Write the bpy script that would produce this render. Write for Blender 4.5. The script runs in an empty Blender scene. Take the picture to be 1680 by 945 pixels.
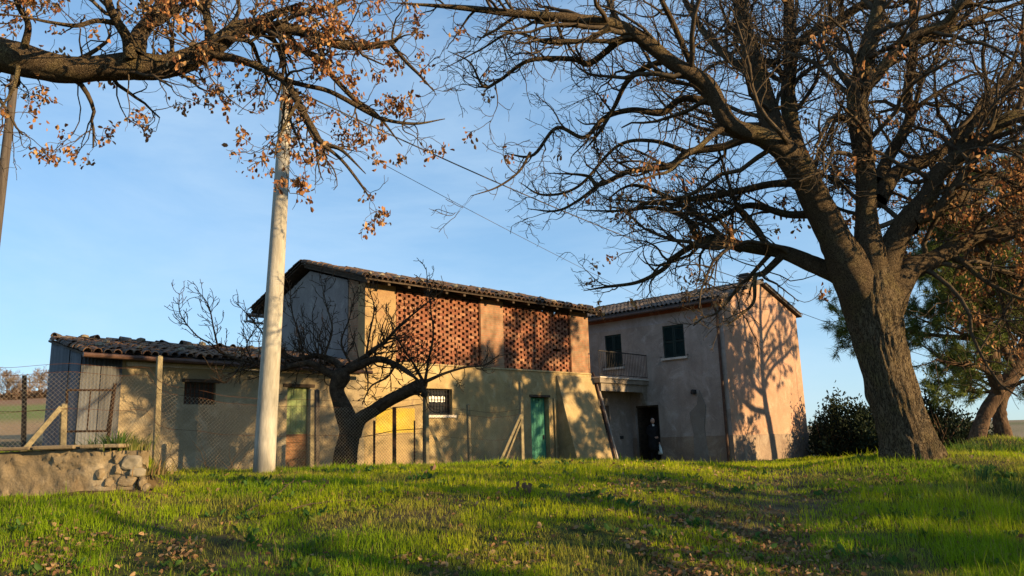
import bpy, bmesh, math, random
import numpy as np
from mathutils import Vector, Matrix

# ------------------------------------------------------------------ camera, sky, sun, exposure
S = bpy.context.scene
COL = S.collection
EYE = 1.6
FPX, CX, CY = 1250.0, 840.0, 472.5
PITCH, ROLL = math.radians(11.4), math.radians(-1.7)
RCAM = Matrix.Rotation(math.pi / 2 + PITCH, 3, 'X') @ Matrix.Rotation(ROLL, 3, 'Z')
cam = bpy.data.cameras.new('camera')
cam.sensor_width = 36.0
cam.lens = FPX / 1680 * 36.0
cam.clip_start, cam.clip_end = 0.1, 9000.0
camo = bpy.data.objects.new('camera', cam)
COL.objects.link(camo)
camo.matrix_world = Matrix.Translation((0, 0, EYE)) @ RCAM.to_4x4()
S.camera = camo

SUN_EL = math.radians(13.5)
SUN_AZ = math.atan2(0.906, -0.423)          # measured from +Y towards +X
SDIR = Vector((math.sin(SUN_AZ) * math.cos(SUN_EL), math.cos(SUN_AZ) * math.cos(SUN_EL), math.sin(SUN_EL)))
sun = bpy.data.lights.new('sun', 'SUN')
sun.energy = 5.0
sun.angle = math.radians(0.53)
sun.color = (1.0, 0.70, 0.36)
suno = bpy.data.objects.new('sun', sun)
suno.rotation_euler = SDIR.to_track_quat('Z', 'Y').to_euler()
COL.objects.link(suno)

world = bpy.data.worlds.new('World')
S.world = world
world.use_nodes = True
wn, wl = world.node_tree.nodes, world.node_tree.links
wn.clear()
w_out = wn.new('ShaderNodeOutputWorld')
w_bg = wn.new('ShaderNodeBackground')
w_bg.inputs['Strength'].default_value = 0.15
w_sky = wn.new('ShaderNodeTexSky')
w_sky.sky_type = 'NISHITA'
w_sky.sun_disc = False
w_sky.sun_elevation = SUN_EL
w_sky.sun_rotation = SUN_AZ
w_sky.air_density = 1.0
w_sky.dust_density = 0.0
w_sky.ozone_density = 3.0
# thin streaks of high cloud
w_tc = wn.new('ShaderNodeTexCoord')
w_map = wn.new('ShaderNodeMapping')
w_map.inputs['Scale'].default_value = (1.2, 1.2, 5.0)
w_map.inputs['Rotation'].default_value = (0.25, 0.1, 0.4)
w_no = wn.new('ShaderNodeTexNoise')
w_no.inputs['Scale'].default_value = 1.5
w_no.inputs['Detail'].default_value = 7
w_no.inputs['Roughness'].default_value = 0.6
w_no.inputs['Distortion'].default_value = 0.5
w_ra = wn.new('ShaderNodeValToRGB')
w_ra.color_ramp.elements[0].position = 0.40
w_ra.color_ramp.elements[0].color = (0, 0, 0, 1)
w_ra.color_ramp.elements[1].position = 0.75
w_ra.color_ramp.elements[1].color = (0.45, 0.45, 0.45, 1)
w_mix = wn.new('ShaderNodeMixRGB')
w_mix.inputs['Color2'].default_value = (2.15, 2.75, 3.3, 1)
wl.new(w_tc.outputs['Generated'], w_map.inputs['Vector'])
wl.new(w_map.outputs['Vector'], w_no.inputs['Vector'])
wl.new(w_no.outputs['Fac'], w_ra.inputs['Fac'])
wl.new(w_ra.outputs['Color'], w_mix.inputs['Fac'])
w_ga = wn.new('ShaderNodeGamma')
w_ga.inputs['Gamma'].default_value = 0.5
w_ti = wn.new('ShaderNodeMixRGB')
w_ti.blend_type = 'MULTIPLY'
w_ti.inputs['Fac'].default_value = 1.0
w_ti.inputs['Color2'].default_value = (0.82, 1.10, 1.36, 1)
wl.new(w_sky.outputs['Color'], w_ga.inputs['Color'])
wl.new(w_ga.outputs['Color'], w_ti.inputs['Color1'])
wl.new(w_ti.outputs['Color'], w_mix.inputs['Color1'])
wl.new(w_mix.outputs['Color'], w_bg.inputs['Color'])
wl.new(w_bg.outputs['Background'], w_out.inputs['Surface'])

S.view_settings.view_transform = 'Standard'
S.view_settings.look = 'None'
S.view_settings.exposure = 1.15
S.view_settings.gamma = 1.0
S.render.engine = 'CYCLES'
S.cycles.max_bounces = 6
S.cycles.transparent_max_bounces = 4

rng = random.Random(11)
nrng = np.random.default_rng(7)

# ------------------------------------------------------------------ helpers
def ray(px, py):
    return RCAM @ Vector(((px - CX) / FPX, -(py - CY) / FPX, -1.0))

def P(px, py, Y):
    """world point seen at photo pixel (px, py) at depth Y"""
    d = ray(px, py)
    q = d * (Y / d.y)
    return Vector((q.x, q.y, q.z + EYE))

def zc(q):
    return -(RCAM.transposed() @ (q - Vector((0, 0, EYE)))).z

def _hash(ix, iy, seed):
    n = (ix.astype(np.int64) * 374761393 + iy.astype(np.int64) * 668265263 + seed * 1442695041) & 0x7fffffff
    n = ((n ^ (n >> 13)) * 1274126177) & 0x7fffffff
    n = (n ^ (n >> 16)) & 0x7fffffff
    return (n % 100003) / 100003.0

def vnoise(x, y, seed=0):
    x = np.asarray(x, float); y = np.asarray(y, float)
    ix, iy = np.floor(x), np.floor(y)
    fx, fy = x - ix, y - iy
    fx = fx * fx * (3 - 2 * fx); fy = fy * fy * (3 - 2 * fy)
    a = _hash(ix, iy, seed); b = _hash(ix + 1, iy, seed)
    c = _hash(ix, iy + 1, seed); d = _hash(ix + 1, iy + 1, seed)
    return (a * (1 - fx) + b * fx) * (1 - fy) + (c * (1 - fx) + d * fx) * fy

def fbm(x, y, seed=0, o=4):
    t, a, s = 0.0, 0.5, 0.0
    for k in range(o):
        t = t + a * vnoise(np.asarray(x) * 2 ** k, np.asarray(y) * 2 ** k, seed + 17 * k); s += a; a *= 0.5
    return t / s

def sm(t):
    t = np.clip(t, 0, 1)
    return t * t * (3 - 2 * t)

def tag(o, label=None, cat=None, group=None, kind=None):
    if label: o['label'] = label
    if cat: o['category'] = cat
    if group: o['group'] = group
    if kind: o['kind'] = kind
    return o

def empty(name, loc, rz=0.0):
    o = bpy.data.objects.new(name, None)
    o.empty_display_size = 0.3
    o.location = loc
    o.rotation_euler = (0, 0, rz)
    COL.objects.link(o)
    return o

def link(name, me, parent=None, mat=None, mw=None):
    if mat is not None and not me.materials:
        me.materials.append(mat)
    o = bpy.data.objects.new(name, me)
    COL.objects.link(o)
    if parent is not None:
        o.parent = parent
    if mw is not None:
        o.matrix_basis = mw
    return o

class MB:
    """collects polygons, then links them as ONE mesh object"""
    def __init__(self):
        self.v, self.f, self.c = [], [], []
    def add(self, vs, fs):
        n = len(self.v)
        self.v.extend([tuple(p) for p in vs])
        self.f.extend([tuple(i + n for i in f) for f in fs])
    def box(self, a, b):
        x0, y0, z0 = [min(a[i], b[i]) for i in range(3)]
        x1, y1, z1 = [max(a[i], b[i]) for i in range(3)]
        self.add([(x0, y0, z0), (x1, y0, z0), (x1, y1, z0), (x0, y1, z0), (x0, y0, z1), (x1, y0, z1), (x1, y1, z1), (x0, y1, z1)],
                 [(0, 3, 2, 1), (4, 5, 6, 7), (0, 1, 5, 4), (1, 2, 6, 5), (2, 3, 7, 6), (3, 0, 4, 7)])
    def hexa(self, p):
        """eight corners: bottom loop 0-3, top loop 4-7"""
        self.add(p, [(0, 3, 2, 1), (4, 5, 6, 7), (0, 1, 5, 4), (1, 2, 6, 5), (2, 3, 7, 6), (3, 0, 4, 7)])
    def bar(self, a, b, w, h=None):
        a, b = Vector(a), Vector(b); h = h or w
        d = (b - a).normalized()
        s = d.cross(Vector((0, 0, 1)))
        if s.length < 1e-3: s = Vector((1, 0, 0))
        s.normalize(); u = s.cross(d).normalized()
        s *= w / 2; u *= h / 2
        self.hexa([a - s - u, a + s - u, a + s + u, a - s + u, b - s - u, b + s - u, b + s + u, b - s + u])
    def prism(self, poly, d):
        """poly: 3-D loop, d: extrusion vector"""
        d = Vector(d); n = len(poly)
        vs = [Vector(p) for p in poly] + [Vector(p) + d for p in poly]
        self.add(vs, [tuple(range(n))[::-1], tuple(range(n, 2 * n))] + [(i, (i + 1) % n, n + (i + 1) % n, n + i) for i in range(n)])
    def tube(self, pts, rad, sides=8, cap=True):
        pts = [Vector(p) for p in pts]; n = len(pts)
        if not hasattr(rad, '__len__'): rad = [rad] * n
        base = len(self.v); prev = None
        for i, p in enumerate(pts):
            t = (pts[min(i + 1, n - 1)] - pts[max(i - 1, 0)])
            if t.length < 1e-9: t = Vector((0, 0, 1))
            t.normalize()
            if prev is None:
                r = t.cross(Vector((0, 0, 1)))
                if r.length < 0.05: r = t.cross(Vector((1, 0, 0)))
            else:
                r = prev - t * prev.dot(t)
                if r.length < 1e-6: r = t.orthogonal()
            r.normalize(); prev = r
            b = t.cross(r)
            for k in range(sides):
                an = 2 * math.pi * k / sides
                q = p + (r * math.cos(an) + b * math.sin(an)) * rad[i]
                self.v.append((q.x, q.y, q.z))
        for i in range(n - 1):
            for k in range(sides):
                k2 = (k + 1) % sides
                self.f.append((base + i * sides + k, base + i * sides + k2, base + (i + 1) * sides + k2, base + (i + 1) * sides + k))
        if cap:
            self.f.append(tuple(base + k for k in range(sides))[::-1])
            self.f.append(tuple(base + (n - 1) * sides + k for k in range(sides)))
    def mesh(self, name, smooth=False, off=None):
        me = bpy.data.meshes.new(name)
        v = self.v
        if off: v = [(p[0] + off[0], p[1] + off[1], p[2] + off[2]) for p in v]
        me.from_pydata(v, [], self.f)
        if smooth:
            me.polygons.foreach_set('use_smooth', [True] * len(me.polygons))
        me.update()
        return me
    def build(self, name, mat, parent=None, smooth=False, off=None, bevel=0, mw=None):
        o = link(name, self.mesh(name, smooth, off), parent, mat, mw)
        if bevel:
            m = o.modifiers.new('bevel', 'BEVEL'); m.width = bevel; m.segments = 1; m.limit_method = 'ANGLE'
        return o

def np_mesh(name, verts, faces_flat, nper, col=None, smooth=False):
    """fast mesh from numpy arrays; all faces have nper corners"""
    me = bpy.data.meshes.new(name)
    nv, nl = len(verts), len(faces_flat)
    nf = nl // nper
    me.vertices.add(nv); me.loops.add(nl); me.polygons.add(nf)
    me.vertices.foreach_set('co', np.asarray(verts, np.float32).ravel())
    me.loops.foreach_set('vertex_index', np.asarray(faces_flat, np.int32))
    me.polygons.foreach_set('loop_start', np.arange(0, nl, nper, dtype=np.int32))
    me.polygons.foreach_set('loop_total', np.full(nf, nper, np.int32))
    if smooth: me.polygons.foreach_set('use_smooth', np.ones(nf, bool))
    me.update(calc_edges=True)
    if col is not None:
        a = me.color_attributes.new('Col', 'FLOAT_COLOR', 'POINT')
        c = np.ones((nv, 4), np.float32); c[:, :3] = col
        a.data.foreach_set('color', c.ravel())
    return me

# ------------------------------------------------------------------ materials
def newmat(name):
    m = bpy.data.materials.new(name); m.use_nodes = True
    n, l = m.node_tree.nodes, m.node_tree.links
    b = n['Principled BSDF']
    return m, n, l, b

def mat(name, c1, c2=None, scale=3.0, rough=0.85, bump=0.3, bscale=None, c3=None, stretch=(1, 1, 1), detail=8, metal=0.0, fine=0.25, dist=0.02, pos=(0.35, 0.65), spec=0.2):
    m, n, l, b = newmat(name)
    b.inputs['Roughness'].default_value = rough
    b.inputs['Metallic'].default_value = metal
    b.inputs['Specular IOR Level'].default_value = spec
    tc = n.new('ShaderNodeTexCoord'); mp = n.new('ShaderNodeMapping')
    mp.inputs['Scale'].default_value = stretch
    l.new(tc.outputs['Object'], mp.inputs['Vector'])
    no = n.new('ShaderNodeTexNoise'); no.inputs['Scale'].default_value = scale; no.inputs['Detail'].default_value = detail
    no.inputs['Roughness'].default_value = 0.62
    l.new(mp.outputs['Vector'], no.inputs['Vector'])
    ra = n.new('ShaderNodeValToRGB')
    ra.color_ramp.elements[0].position = pos[0]; ra.color_ramp.elements[1].position = pos[1]
    ra.color_ramp.elements[0].color = (*c1, 1); ra.color_ramp.elements[1].color = (*(c2 or c1), 1)
    if c3:
        e = ra.color_ramp.elements.new(min(0.98, pos[1] + 0.12)); e.color = (*c3, 1)
    l.new(no.outputs['Fac'], ra.inputs['Fac'])
    n2 = n.new('ShaderNodeTexNoise'); n2.inputs['Scale'].default_value = bscale or scale * 9; n2.inputs['Detail'].default_value = 5
    l.new(mp.outputs['Vector'], n2.inputs['Vector'])
    mr = n.new('ShaderNodeMapRange'); mr.inputs['From Min'].default_value = 0.25; mr.inputs['From Max'].default_value = 0.75
    mr.inputs['To Min'].default_value = 1 - fine; mr.inputs['To Max'].default_value = 1 + fine
    l.new(n2.outputs['Fac'], mr.inputs['Value'])
    mx = n.new('ShaderNodeMixRGB'); mx.blend_type = 'MULTIPLY'; mx.inputs['Fac'].default_value = 1
    l.new(ra.outputs['Color'], mx.inputs['Color1']); l.new(mr.outputs['Result'], mx.inputs['Color2'])
    l.new(mx.outputs['Color'], b.inputs['Base Color'])
    if bump:
        bp = n.new('ShaderNodeBump'); bp.inputs['Strength'].default_value = bump; bp.inputs['Distance'].default_value = dist
        l.new(n2.outputs['Fac'], bp.inputs['Height']); l.new(bp.outputs['Normal'], b.inputs['Normal'])
    return m

def plaster(name, base, dark, light, streak=0.5, spots=None, lowband=None, patch=None):
    """aged render: blotches, rising damp, runs below the eaves and chipped spots showing another coat"""
    K = 0.66
    base, dark, light = [tuple(v * K for v in c_) for c_ in (base, dark, light)]
    if spots: spots = tuple(v * K for v in spots)
    if lowband: lowband = (tuple(v * K for v in lowband[0]),) + tuple(lowband[1:])
    m, n, l, b = newmat(name)
    b.inputs['Roughness'].default_value = 0.92; b.inputs['Specular IOR Level'].default_value = 0.12
    tc = n.new('ShaderNodeTexCoord')
    def noise(scale, stretch=(1, 1, 1), detail=8, rough=0.6, dist=0.0):
        mp = n.new('ShaderNodeMapping'); mp.inputs['Scale'].default_value = stretch
        l.new(tc.outputs['Object'], mp.inputs['Vector'])
        t = n.new('ShaderNodeTexNoise'); t.inputs['Scale'].default_value = scale; t.inputs['Detail'].default_value = detail
        t.inputs['Roughness'].default_value = rough; t.inputs['Distortion'].default_value = dist
        l.new(mp.outputs['Vector'], t.inputs['Vector']); return t.outputs['Fac']
    def ramp(fac, p0, p1, c0=(0, 0, 0), c1=(1, 1, 1)):
        r = n.new('ShaderNodeValToRGB')
        r.color_ramp.elements[0].position = p0; r.color_ramp.elements[1].position = p1
        r.color_ramp.elements[0].color = (*c0, 1); r.color_ramp.elements[1].color = (*c1, 1)
        l.new(fac, r.inputs['Fac']); return r.outputs['Color']
    def mix(fac, a, c, mode='MIX'):
        x = n.new('ShaderNodeMixRGB'); x.blend_type = mode
        for s, v in ((x.inputs['Fac'], fac), (x.inputs['Color1'], a), (x.inputs['Color2'], c)):
            if isinstance(v, tuple): s.default_value = (*v, 1)
            elif isinstance(v, float): s.default_value = v
            else: l.new(v, s)
        return x.outputs['Color']
    c = ramp(noise(0.9, detail=9, rough=0.65, dist=0.6), 0.34, 0.62, dark, base)
    c = mix(ramp(noise(1.7, detail=10, rough=0.7, dist=0.8), 0.52, 0.68), c, light)
    run = ramp(noise(2.2, (1, 1, 0.16), detail=9), 0.50, 0.72)
    c = mix(mix(1.0, run, (streak, streak, streak), 'MULTIPLY'), c, dark)
    if spots:
        c = mix(ramp(noise(2.6, detail=6, rough=0.7, dist=1.2), 0.63, 0.66), c, spots)
    if lowband:
        sp = n.new('ShaderNodeSeparateXYZ'); l.new(tc.outputs['Object'], sp.inputs['Vector'])
        ad = n.new('ShaderNodeMath'); ad.operation = 'ADD'
        nz = noise(1.8, detail=7)
        ml = n.new('ShaderNodeMath'); ml.operation = 'MULTIPLY'; ml.inputs[1].default_value = lowband[3]
        l.new(nz, ml.inputs[0]); l.new(ml.outputs[0], ad.inputs[0]); l.new(sp.outputs['Z'], ad.inputs[1])
        mr = n.new('ShaderNodeMapRange')
        mr.inputs['From Min'].default_value = lowband[1]; mr.inputs['From Max'].default_value = lowband[2]
        l.new(ad.outputs[0], mr.inputs['Value'])
        c = mix(mr.outputs['Result'], c, lowband[0])
    fine = noise(28, detail=6)
    mr2 = n.new('ShaderNodeMapRange'); mr2.inputs['From Min'].default_value = 0.3; mr2.inputs['From Max'].default_value = 0.7
    mr2.inputs['To Min'].default_value = 0.84; mr2.inputs['To Max'].default_value = 1.14
    l.new(fine, mr2.inputs['Value'])
    c = mix(1.0, c, mr2.outputs['Result'], 'MULTIPLY')
    l.new(c, b.inputs['Base Color'])
    h = n.new('ShaderNodeMath'); h.operation = 'ADD'
    l.new(fine, h.inputs[0]); l.new(noise(6, detail=8), h.inputs[1])
    bp = n.new('ShaderNodeBump'); bp.inputs['Strength'].default_value = 0.55; bp.inputs['Distance'].default_value = 0.02
    l.new(h.outputs[0], bp.inputs['Height']); l.new(bp.outputs['Normal'], b.inputs['Normal'])
    return m

def brickmat(name, c1, c2, mortar, axis='X'):
    m, n, l, b = newmat(name)
    b.inputs['Roughness'].default_value = 0.9; b.inputs['Specular IOR Level'].default_value = 0.15
    tc = n.new('ShaderNodeTexCoord'); sp = n.new('ShaderNodeSeparateXYZ'); cb = n.new('ShaderNodeCombineXYZ')
    l.new(tc.outputs['Object'], sp.inputs['Vector'])
    ad = n.new('ShaderNodeMath'); l.new(sp.outputs['X'], ad.inputs[0]); l.new(sp.outputs['Y'], ad.inputs[1])
    l.new(ad.outputs[0], cb.inputs['X']); l.new(sp.outputs['Z'], cb.inputs['Y'])
    br = n.new('ShaderNodeTexBrick')
    br.inputs['Scale'].default_value = 1.0
    br.inputs['Brick Width'].default_value = 0.27; br.inputs['Row Height'].default_value = 0.075
    br.inputs['Mortar Size'].default_value = 0.007; br.inputs['Mortar Smooth'].default_value = 0.3
    br.inputs['Color1'].default_value = (*c1, 1); br.inputs['Color2'].default_value = (*c2, 1); br.inputs['Mortar'].default_value = (*mortar, 1)
    l.new(cb.outputs['Vector'], br.inputs['Vector'])
    no = n.new('ShaderNodeTexNoise'); no.inputs['Scale'].default_value = 3.0; no.inputs['Detail'].default_value = 9
    l.new(tc.outputs['Object'], no.inputs['Vector'])
    mr = n.new('ShaderNodeMapRange'); mr.inputs['From Min'].default_value = 0.3; mr.inputs['From Max'].default_value = 0.7
    mr.inputs['To Min'].default_value = 0.6; mr.inputs['To Max'].default_value = 1.35
    l.new(no.outputs['Fac'], mr.inputs['Value'])
    mx = n.new('ShaderNodeMixRGB'); mx.blend_type = 'MULTIPLY'; mx.inputs['Fac'].default_value = 1
    l.new(br.outputs['Color'], mx.inputs['Color1']); l.new(mr.outputs['Result'], mx.inputs['Color2'])
    l.new(mx.outputs['Color'], b.inputs['Base Color'])
    bp = n.new('ShaderNodeBump'); bp.invert = True; bp.inputs['Strength'].default_value = 0.7; bp.inputs['Distance'].default_value = 0.012
    l.new(br.outputs['Fac'], bp.inputs['Height']); l.new(bp.outputs['Normal'], b.inputs['Normal'])
    return m

def rndmat(name, cols, rough=0.9, scale=14.0, bump=0.3):
    """colour varies from object to object (bricks, tiles, stones)"""
    m, n, l, b = newmat(name)
    b.inputs['Roughness'].default_value = rough; b.inputs['Specular IOR Level'].default_value = 0.15
    oi = n.new('ShaderNodeObjectInfo'); ra = n.new('ShaderNodeValToRGB'); ra.color_ramp.interpolation = 'LINEAR'
    k = len(cols)
    ra.color_ramp.elements[0].color = (*cols[0], 1); ra.color_ramp.elements[1].color = (*cols[-1], 1)
    for i in range(1, k - 1):
        e = ra.color_ramp.elements.new(i / (k - 1)); e.color = (*cols[i], 1)
    tc = n.new('ShaderNodeTexCoord'); no = n.new('ShaderNodeTexNoise'); no.inputs['Scale'].default_value = scale; no.inputs['Detail'].default_value = 6
    ge = n.new('ShaderNodeNewGeometry')
    l.new(ge.outputs['Position'], no.inputs['Vector'])
    # geometry islands vary too, so joined rows of pieces are not uniform
    ad = n.new('ShaderNodeMath'); ad.operation = 'ADD'
    l.new(oi.outputs['Random'], ad.inputs[0]); l.new(ge.outputs['Random Per Island'], ad.inputs[1])
    fr = n.new('ShaderNodeMath'); fr.operation = 'FRACT'; l.new(ad.outputs[0], fr.inputs[0])
    l.new(fr.outputs[0], ra.inputs['Fac'])
    mr = n.new('ShaderNodeMapRange'); mr.inputs['From Min'].default_value = 0.3; mr.inputs['From Max'].default_value = 0.7
    mr.inputs['To Min'].default_value = 0.65; mr.inputs['To Max'].default_value = 1.3
    l.new(no.outputs['Fac'], mr.inputs['Value'])
    mx = n.new('ShaderNodeMixRGB'); mx.blend_type = 'MULTIPLY'; mx.inputs['Fac'].default_value = 1
    l.new(ra.outputs['Color'], mx.inputs['Color1']); l.new(mr.outputs['Result'], mx.inputs['Color2'])
    l.new(mx.outputs['Color'], b.inputs['Base Color'])
    bp = n.new('ShaderNodeBump'); bp.inputs['Strength'].default_value = bump; bp.inputs['Distance'].default_value = 0.01
    l.new(no.outputs['Fac'], bp.inputs['Height']); l.new(bp.outputs['Normal'], b.inputs['Normal'])
    return m

def leafmat(name, trans=0.35, attr=True, base=(0.1, 0.1, 0.02), rough=0.6):
    m, n, l, b = newmat(name)
    out = n['Material Output']; n.remove(b)
    di = n.new('ShaderNodeBsdfPrincipled'); tr = n.new('ShaderNodeBsdfTranslucent'); mx = n.new('ShaderNodeMixShader')
    di.inputs['Roughness'].default_value = rough; di.inputs['Specular IOR Level'].default_value = 0.08
    mx.inputs['Fac'].default_value = trans
    if attr:
        a = n.new('ShaderNodeAttribute'); a.attribute_name = 'Col'
        l.new(a.outputs['Color'], di.inputs['Base Color']); l.new(a.outputs['Color'], tr.inputs['Color'])
    else:
        di.inputs['Base Color'].default_value = (*base, 1); tr.inputs['Color'].default_value = (*base, 1)
    l.new(di.outputs[0], mx.inputs[1]); l.new(tr.outputs[0], mx.inputs[2]); l.new(mx.outputs[0], out.inputs['Surface'])
    return m

M = {}
M['barn'] = plaster('barn_plaster', (0.56, 0.42, 0.20), (0.34, 0.25, 0.13), (0.64, 0.52, 0.29), 0.55, (0.33, 0.24, 0.15), ((0.36, 0.25, 0.15), 1.25, 0.2, 0.5))
M['yellow'] = plaster('yellow_limewash', (0.72, 0.52, 0.05), (0.50, 0.36, 0.08), (0.74, 0.58, 0.12), 0.4)
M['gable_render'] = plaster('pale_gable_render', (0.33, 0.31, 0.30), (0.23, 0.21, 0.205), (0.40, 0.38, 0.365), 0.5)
M['house'] = plaster('house_plaster', (0.54, 0.45, 0.39), (0.34, 0.28, 0.24), (0.62, 0.55, 0.50), 0.7, (0.33, 0.30, 0.27))
M['house_pale'] = plaster('pale_house_plaster', (0.52, 0.48, 0.47), (0.36, 0.31, 0.29), (0.60, 0.57, 0.57), 0.7)
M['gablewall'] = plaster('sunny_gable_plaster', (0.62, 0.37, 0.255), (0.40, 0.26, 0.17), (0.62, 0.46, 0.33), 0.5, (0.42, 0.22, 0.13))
M['plinth'] = plaster('plinth_plaster', (0.40, 0.30, 0.22), (0.26, 0.19, 0.15), (0.47, 0.38, 0.29), 0.6)
M['cement'] = plaster('grey_cement_patch', (0.33, 0.29, 0.25), (0.24, 0.21, 0.18), (0.38, 0.35, 0.31), 0.5)
M['redband'] = plaster('faded_red_paint', (0.36, 0.13, 0.08), (0.28, 0.12, 0.09), (0.45, 0.27, 0.21), 0.6)
M['buttress'] = plaster('buttress_plaster', (0.53, 0.40, 0.20), (0.32, 0.24, 0.13), (0.58, 0.46, 0.26), 0.4)
M['shed'] = plaster('shed_plaster', (0.50, 0.40, 0.24), (0.34, 0.27, 0.17), (0.58, 0.49, 0.33), 0.5, (0.34, 0.27, 0.18))
M['pierbrick'] = brickmat('pier_brick', (0.27, 0.135, 0.075), (0.24, 0.155, 0.09), (0.24, 0.19, 0.13))
M['pierpale'] = plaster('pale_pier_plaster', (0.50, 0.36, 0.17), (0.40, 0.25, 0.13), (0.54, 0.42, 0.22), 0.4, (0.36, 0.20, 0.11))
M['brick'] = rndmat('lattice_brick', [(0.17, 0.062, 0.036), (0.22, 0.095, 0.052), (0.11, 0.043, 0.028), (0.29, 0.15, 0.085), (0.19, 0.072, 0.04)])
M['tile'] = rndmat('old_clay_tile', [(0.08, 0.055, 0.04), (0.16, 0.09, 0.055), (0.045, 0.042, 0.04), (0.21, 0.12, 0.065), (0.06, 0.055, 0.05)])
M['darktile'] = rndmat('lichen_dark_tile', [(0.07, 0.06, 0.055), (0.12, 0.10, 0.085), (0.05, 0.05, 0.05), (0.16, 0.12, 0.09)])
M['wood'] = mat('dark_old_wood', (0.035, 0.025, 0.018), (0.085, 0.06, 0.04), 4, bump=0.4, stretch=(1, 1, 4))
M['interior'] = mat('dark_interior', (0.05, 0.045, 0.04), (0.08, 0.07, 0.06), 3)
M['shutter'] = mat('green_shutter_paint', (0.006, 0.018, 0.017), (0.012, 0.028, 0.025), 6, rough=0.6, bump=0.1)
M['door_green'] = mat('green_door_paint', (0.03, 0.17, 0.11), (0.055, 0.23, 0.15), 4, rough=0.55, bump=0.15, stretch=(6, 6, 0.8))
M['door_pale'] = mat('pale_green_door', (0.20, 0.26, 0.10), (0.30, 0.34, 0.15), 3, rough=0.8, bump=0.2)
M['door_brown'] = mat('rusty_door_board', (0.16, 0.075, 0.035), (0.28, 0.15, 0.07), 5, rough=0.85, bump=0.3, stretch=(1, 1, 4))
M['metal'] = mat('weathered_zinc', (0.058, 0.062, 0.066), (0.108, 0.112, 0.116), 1.6, rough=0.6, bump=0.15, fine=0.12, stretch=(3, 3, 0.4), spec=0.4)
M['metal_light'] = mat('pale_zinc', (0.075, 0.082, 0.09), (0.125, 0.132, 0.138), 1.6, rough=0.6, bump=0.15, fine=0.12, stretch=(3, 3, 0.4), spec=0.4)
M['iron'] = mat('dark_iron', (0.018, 0.018, 0.02), (0.035, 0.03, 0.028), 8, rough=0.6, bump=0.1)
M['rust'] = mat('rusty_iron', (0.04, 0.018, 0.010), (0.10, 0.042, 0.02), 12, rough=0.9, bump=0.3)
M['darkrust'] = mat('dark_rusty_iron', (0.018, 0.010, 0.007), (0.045, 0.022, 0.013), 12, rough=0.9, bump=0.3)
M['pipe'] = mat('brown_drainpipe', (0.055, 0.03, 0.022), (0.09, 0.05, 0.035), 5, rough=0.5, bump=0.05)
M['pipegrey'] = mat('grey_drainpipe', (0.22, 0.19, 0.17), (0.33, 0.30, 0.27), 5, rough=0.5, bump=0.05)
M['concrete'] = mat('smooth_concrete', (0.24, 0.225, 0.185), (0.42, 0.395, 0.335), 2.6, rough=0.85, bump=0.15, fine=0.16, stretch=(2.2, 2.2, 0.35))
M['lichen'] = mat('lichened_concrete_post', (0.15, 0.125, 0.08), (0.26, 0.22, 0.13), 9, rough=0.95, bump=0.6, c3=(0.34, 0.26, 0.07))
M['oldpole'] = mat('grey_wooden_pole', (0.05, 0.04, 0.033), (0.10, 0.085, 0.07), 3, bump=0.4, stretch=(6, 6, 0.4))
M['slab'] = plaster('balcony_concrete', (0.36, 0.31, 0.25), (0.22, 0.18, 0.14), (0.44, 0.40, 0.34), 0.5)
M['sill'] = mat('pale_stone_sill', (0.42, 0.38, 0.33), (0.55, 0.51, 0.45), 4, bump=0.2)
M['stone'] = rndmat('wall_stone', [(0.19, 0.165, 0.12), (0.235, 0.205, 0.15), (0.16, 0.14, 0.105), (0.27, 0.235, 0.175)], scale=11, bump=0.9)
M['mortar'] = plaster('rubble_wall_render', (0.36, 0.285, 0.18), (0.22, 0.165, 0.10), (0.46, 0.38, 0.26), 0.35, (0.27, 0.19, 0.11))
M['glass'] = mat('dim_window_glass', (0.02, 0.022, 0.025), (0.03, 0.032, 0.036), 2, rough=0.08, bump=0, spec=0.5)
M['cloth_white'] = mat('white_cloth', (0.75, 0.72, 0.66), (0.82, 0.8, 0.75), 6, rough=0.9, bump=0.2)
M['wire'] = mat('galvanised_wire', (0.22, 0.17, 0.11), (0.32, 0.27, 0.19), 8, rough=0.5, bump=0, metal=0.4)
M['cable'] = mat('black_cable', (0.05, 0.045, 0.04), (0.09, 0.08, 0.07), 4, rough=0.5, bump=0)
M['bark'] = mat('oak_bark', (0.055, 0.040, 0.026), (0.17, 0.125, 0.075), 9, rough=0.95, bump=1.0, bscale=34, fine=0.5, dist=0.03, c3=(0.24, 0.185, 0.10), stretch=(1, 1, 0.45), spec=0.05)
M['limbbark'] = mat('limb_bark', (0.05, 0.036, 0.024), (0.15, 0.11, 0.065), 9, rough=0.95, bump=1.0, bscale=40, fine=0.5, dist=0.02, c3=(0.22, 0.17, 0.085), spec=0.05)
M['twig'] = mat('grey_brown_twig', (0.045, 0.034, 0.024), (0.10, 0.076, 0.05), 7, rough=0.9, bump=0.3, spec=0.05)
M['fruitbark'] = mat('dark_fruit_bark', (0.028, 0.020, 0.014), (0.070, 0.050, 0.034), 10, rough=0.95, bump=0.9, bscale=50, fine=0.4, spec=0.05)
M['pinebark'] = mat('pine_bark', (0.045, 0.03, 0.022), (0.13, 0.085, 0.055), 6, rough=0.95, bump=0.9, bscale=25, fine=0.4, stretch=(1, 1, 0.5), spec=0.05)
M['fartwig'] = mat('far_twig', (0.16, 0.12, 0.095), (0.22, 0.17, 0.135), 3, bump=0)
M['leaf'] = leafmat('dead_oak_leaf', 0.35)
M['needle'] = leafmat('pine_needle', 0.15)
M['grass'] = leafmat('grass_blade', 0.48, rough=0.55)
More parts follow.
